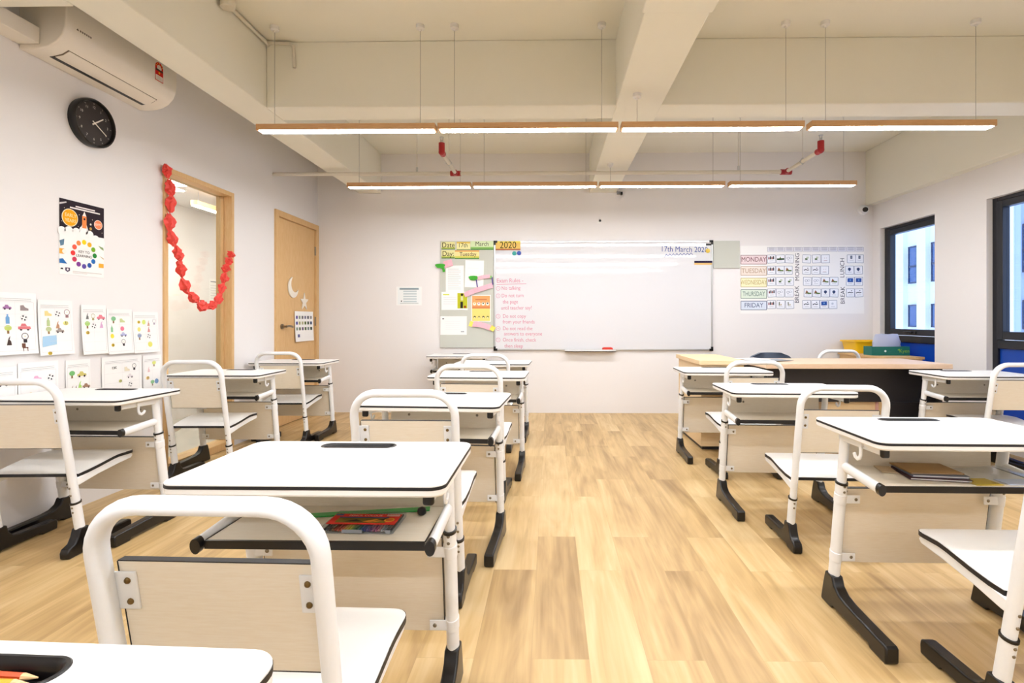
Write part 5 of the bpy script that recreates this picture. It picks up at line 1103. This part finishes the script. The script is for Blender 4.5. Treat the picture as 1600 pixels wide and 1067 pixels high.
def cal_art(m, w2, h2, d):
    cs = ['#5A4A96', '#8A9A8A', '#6A6A72', '#7A7A92', '#5E5E6A', '#8A8A8E', '#4A4A9A', '#A8A87A', '#B0AE86', '#5A6A3A', '#4A5A4A', '#3A4A6A', '#8A9A8A', '#6A7A5A', '#6A5A7A', '#4A6A4A', '#7A8A8A', '#3A4A3A']
    for k in range(18):
        u = w2 * (-0.78 + 0.31 * (k % 6)); v = h2 * (0.6 - 0.38 * (k // 6)); m.rect(u - w2 * 0.1, v - h2 * 0.1, u + w2 * 0.1, v + h2 * 0.1, d, ink(cs[k]))
    m.rect(-w2 * 0.75, -h2 * 0.72, -w2 * 0.5, -h2 * 0.52, d, ink('#6A6A9A'))
paper_on('left', 0.002, 5.385, 0.835, 5.80, 1.158, 'picture_calendar', 'white picture sheet taped beside the door handle', 'sheet', art=cal_art, curl=0.012)
# paper seen in corridor
F = Matrix(((0, 0, 1, XC + 0.001), (1, 0, 0, 6.1), (0, 1, 0, 1.42), (0, 0, 0, 1)))
m = MB(F); m.box(-0.11, 0.11, -0.13, 0.13, 0, 0.001, M_paper); m.rect(-0.08, 0.09, 0.08, 0.105, 0.0014, ink('#9AA0A6'))
for k in range(6): m.rect(-0.08, 0.05 - 0.03 * k, 0.07, 0.056 - 0.03 * k, 0.0014, ink('#C4C8CC'))
tag(m.build('corridor_notice', recalc=False), 'printed notice on the corridor wall behind the glass', 'notice')
# red garland
gar = empty('paper_garland', (XL, 3.95, 1.6)); tag(gar, 'red crumpled paper garland hung across the tall glass panel', 'garland')
gpx = [(261.5, 267), (266.7, 293), (267.5, 318), (265.8, 348), (270, 373), (279, 396), (283.5, 420), (289.5, 447), (303.3, 465), (317.5, 478.5), (332.7, 477), (342.6, 466.5), (347.3, 450), (350.8, 434), (353.8, 419), (358, 408), (361.2, 397.5)]
def LW(px, py, X):
    a, b3 = (px - 847) / 808, (499.2 - py) / 808; c_, s_ = math.cos(0.0161), math.sin(0.0161)
    rx, ry = a * c_ - s_, a * s_ + c_; t = X / rx; return (ry * t, 1.07 + b3 * t)
gp = [LW(px, py, XL + 0.04) for px, py in gpx]
rr = random.Random(11)
m = MB(); m.tube([(0.035, y - 3.95, z - 1.6) for y, z in gp], 0.003, 0.003, (1, 0, 0), M_red, 6); m.build('garland_string', gar)
for i, (y, z) in enumerate(gp):
    y2, z2 = gp[min(i + 1, len(gp) - 1)]; y1, z1 = gp[max(i - 1, 0)]; a = math.atan2(z2 - z1, y2 - y1)
    L = 0.5 * (math.hypot(y2 - y, z2 - z) + math.hypot(y - y1, z - z1)) * (0.50 if 0 < i < len(gp) - 1 else 0.8)
    m = MB(); rows = []
    for k in range(8):
        t_ = k / 7 - 0.5; ww = (0.008 + 0.036 * math.sin(math.pi * (k + 0.4) / 7.8) ** 1.3) * rr.uniform(0.8, 1.12); ph = rr.random() * 6
        ring_ = []
        for q in range(10):
            b3 = 2 * math.pi * q / 10; w3 = ww * (1.0 if q % 2 else 0.62) * rr.uniform(0.85, 1.15)
            du, dv = t_ * 2 * L + rr.uniform(-0.006, 0.006), w3 * math.cos(b3 + ph * 0.15)
            ring_.append((0.036 + max(-0.03, w3 * math.sin(b3 + ph * 0.15) * 0.8), y - 3.95 + du * math.cos(a) - dv * math.sin(a), z - 1.6 + du * math.sin(a) + dv * math.cos(a)))
        rows.append(ring_)
    m.grid_loft(rows, M_red); m.build('paper_bow', gar, angle=15)

# clean helper property
for p_ in (desk0, chair0):
    if 'used' in p_.keys(): del p_['used']
for o in bpy.data.objects:
    if 'used' in o.keys(): del o['used']
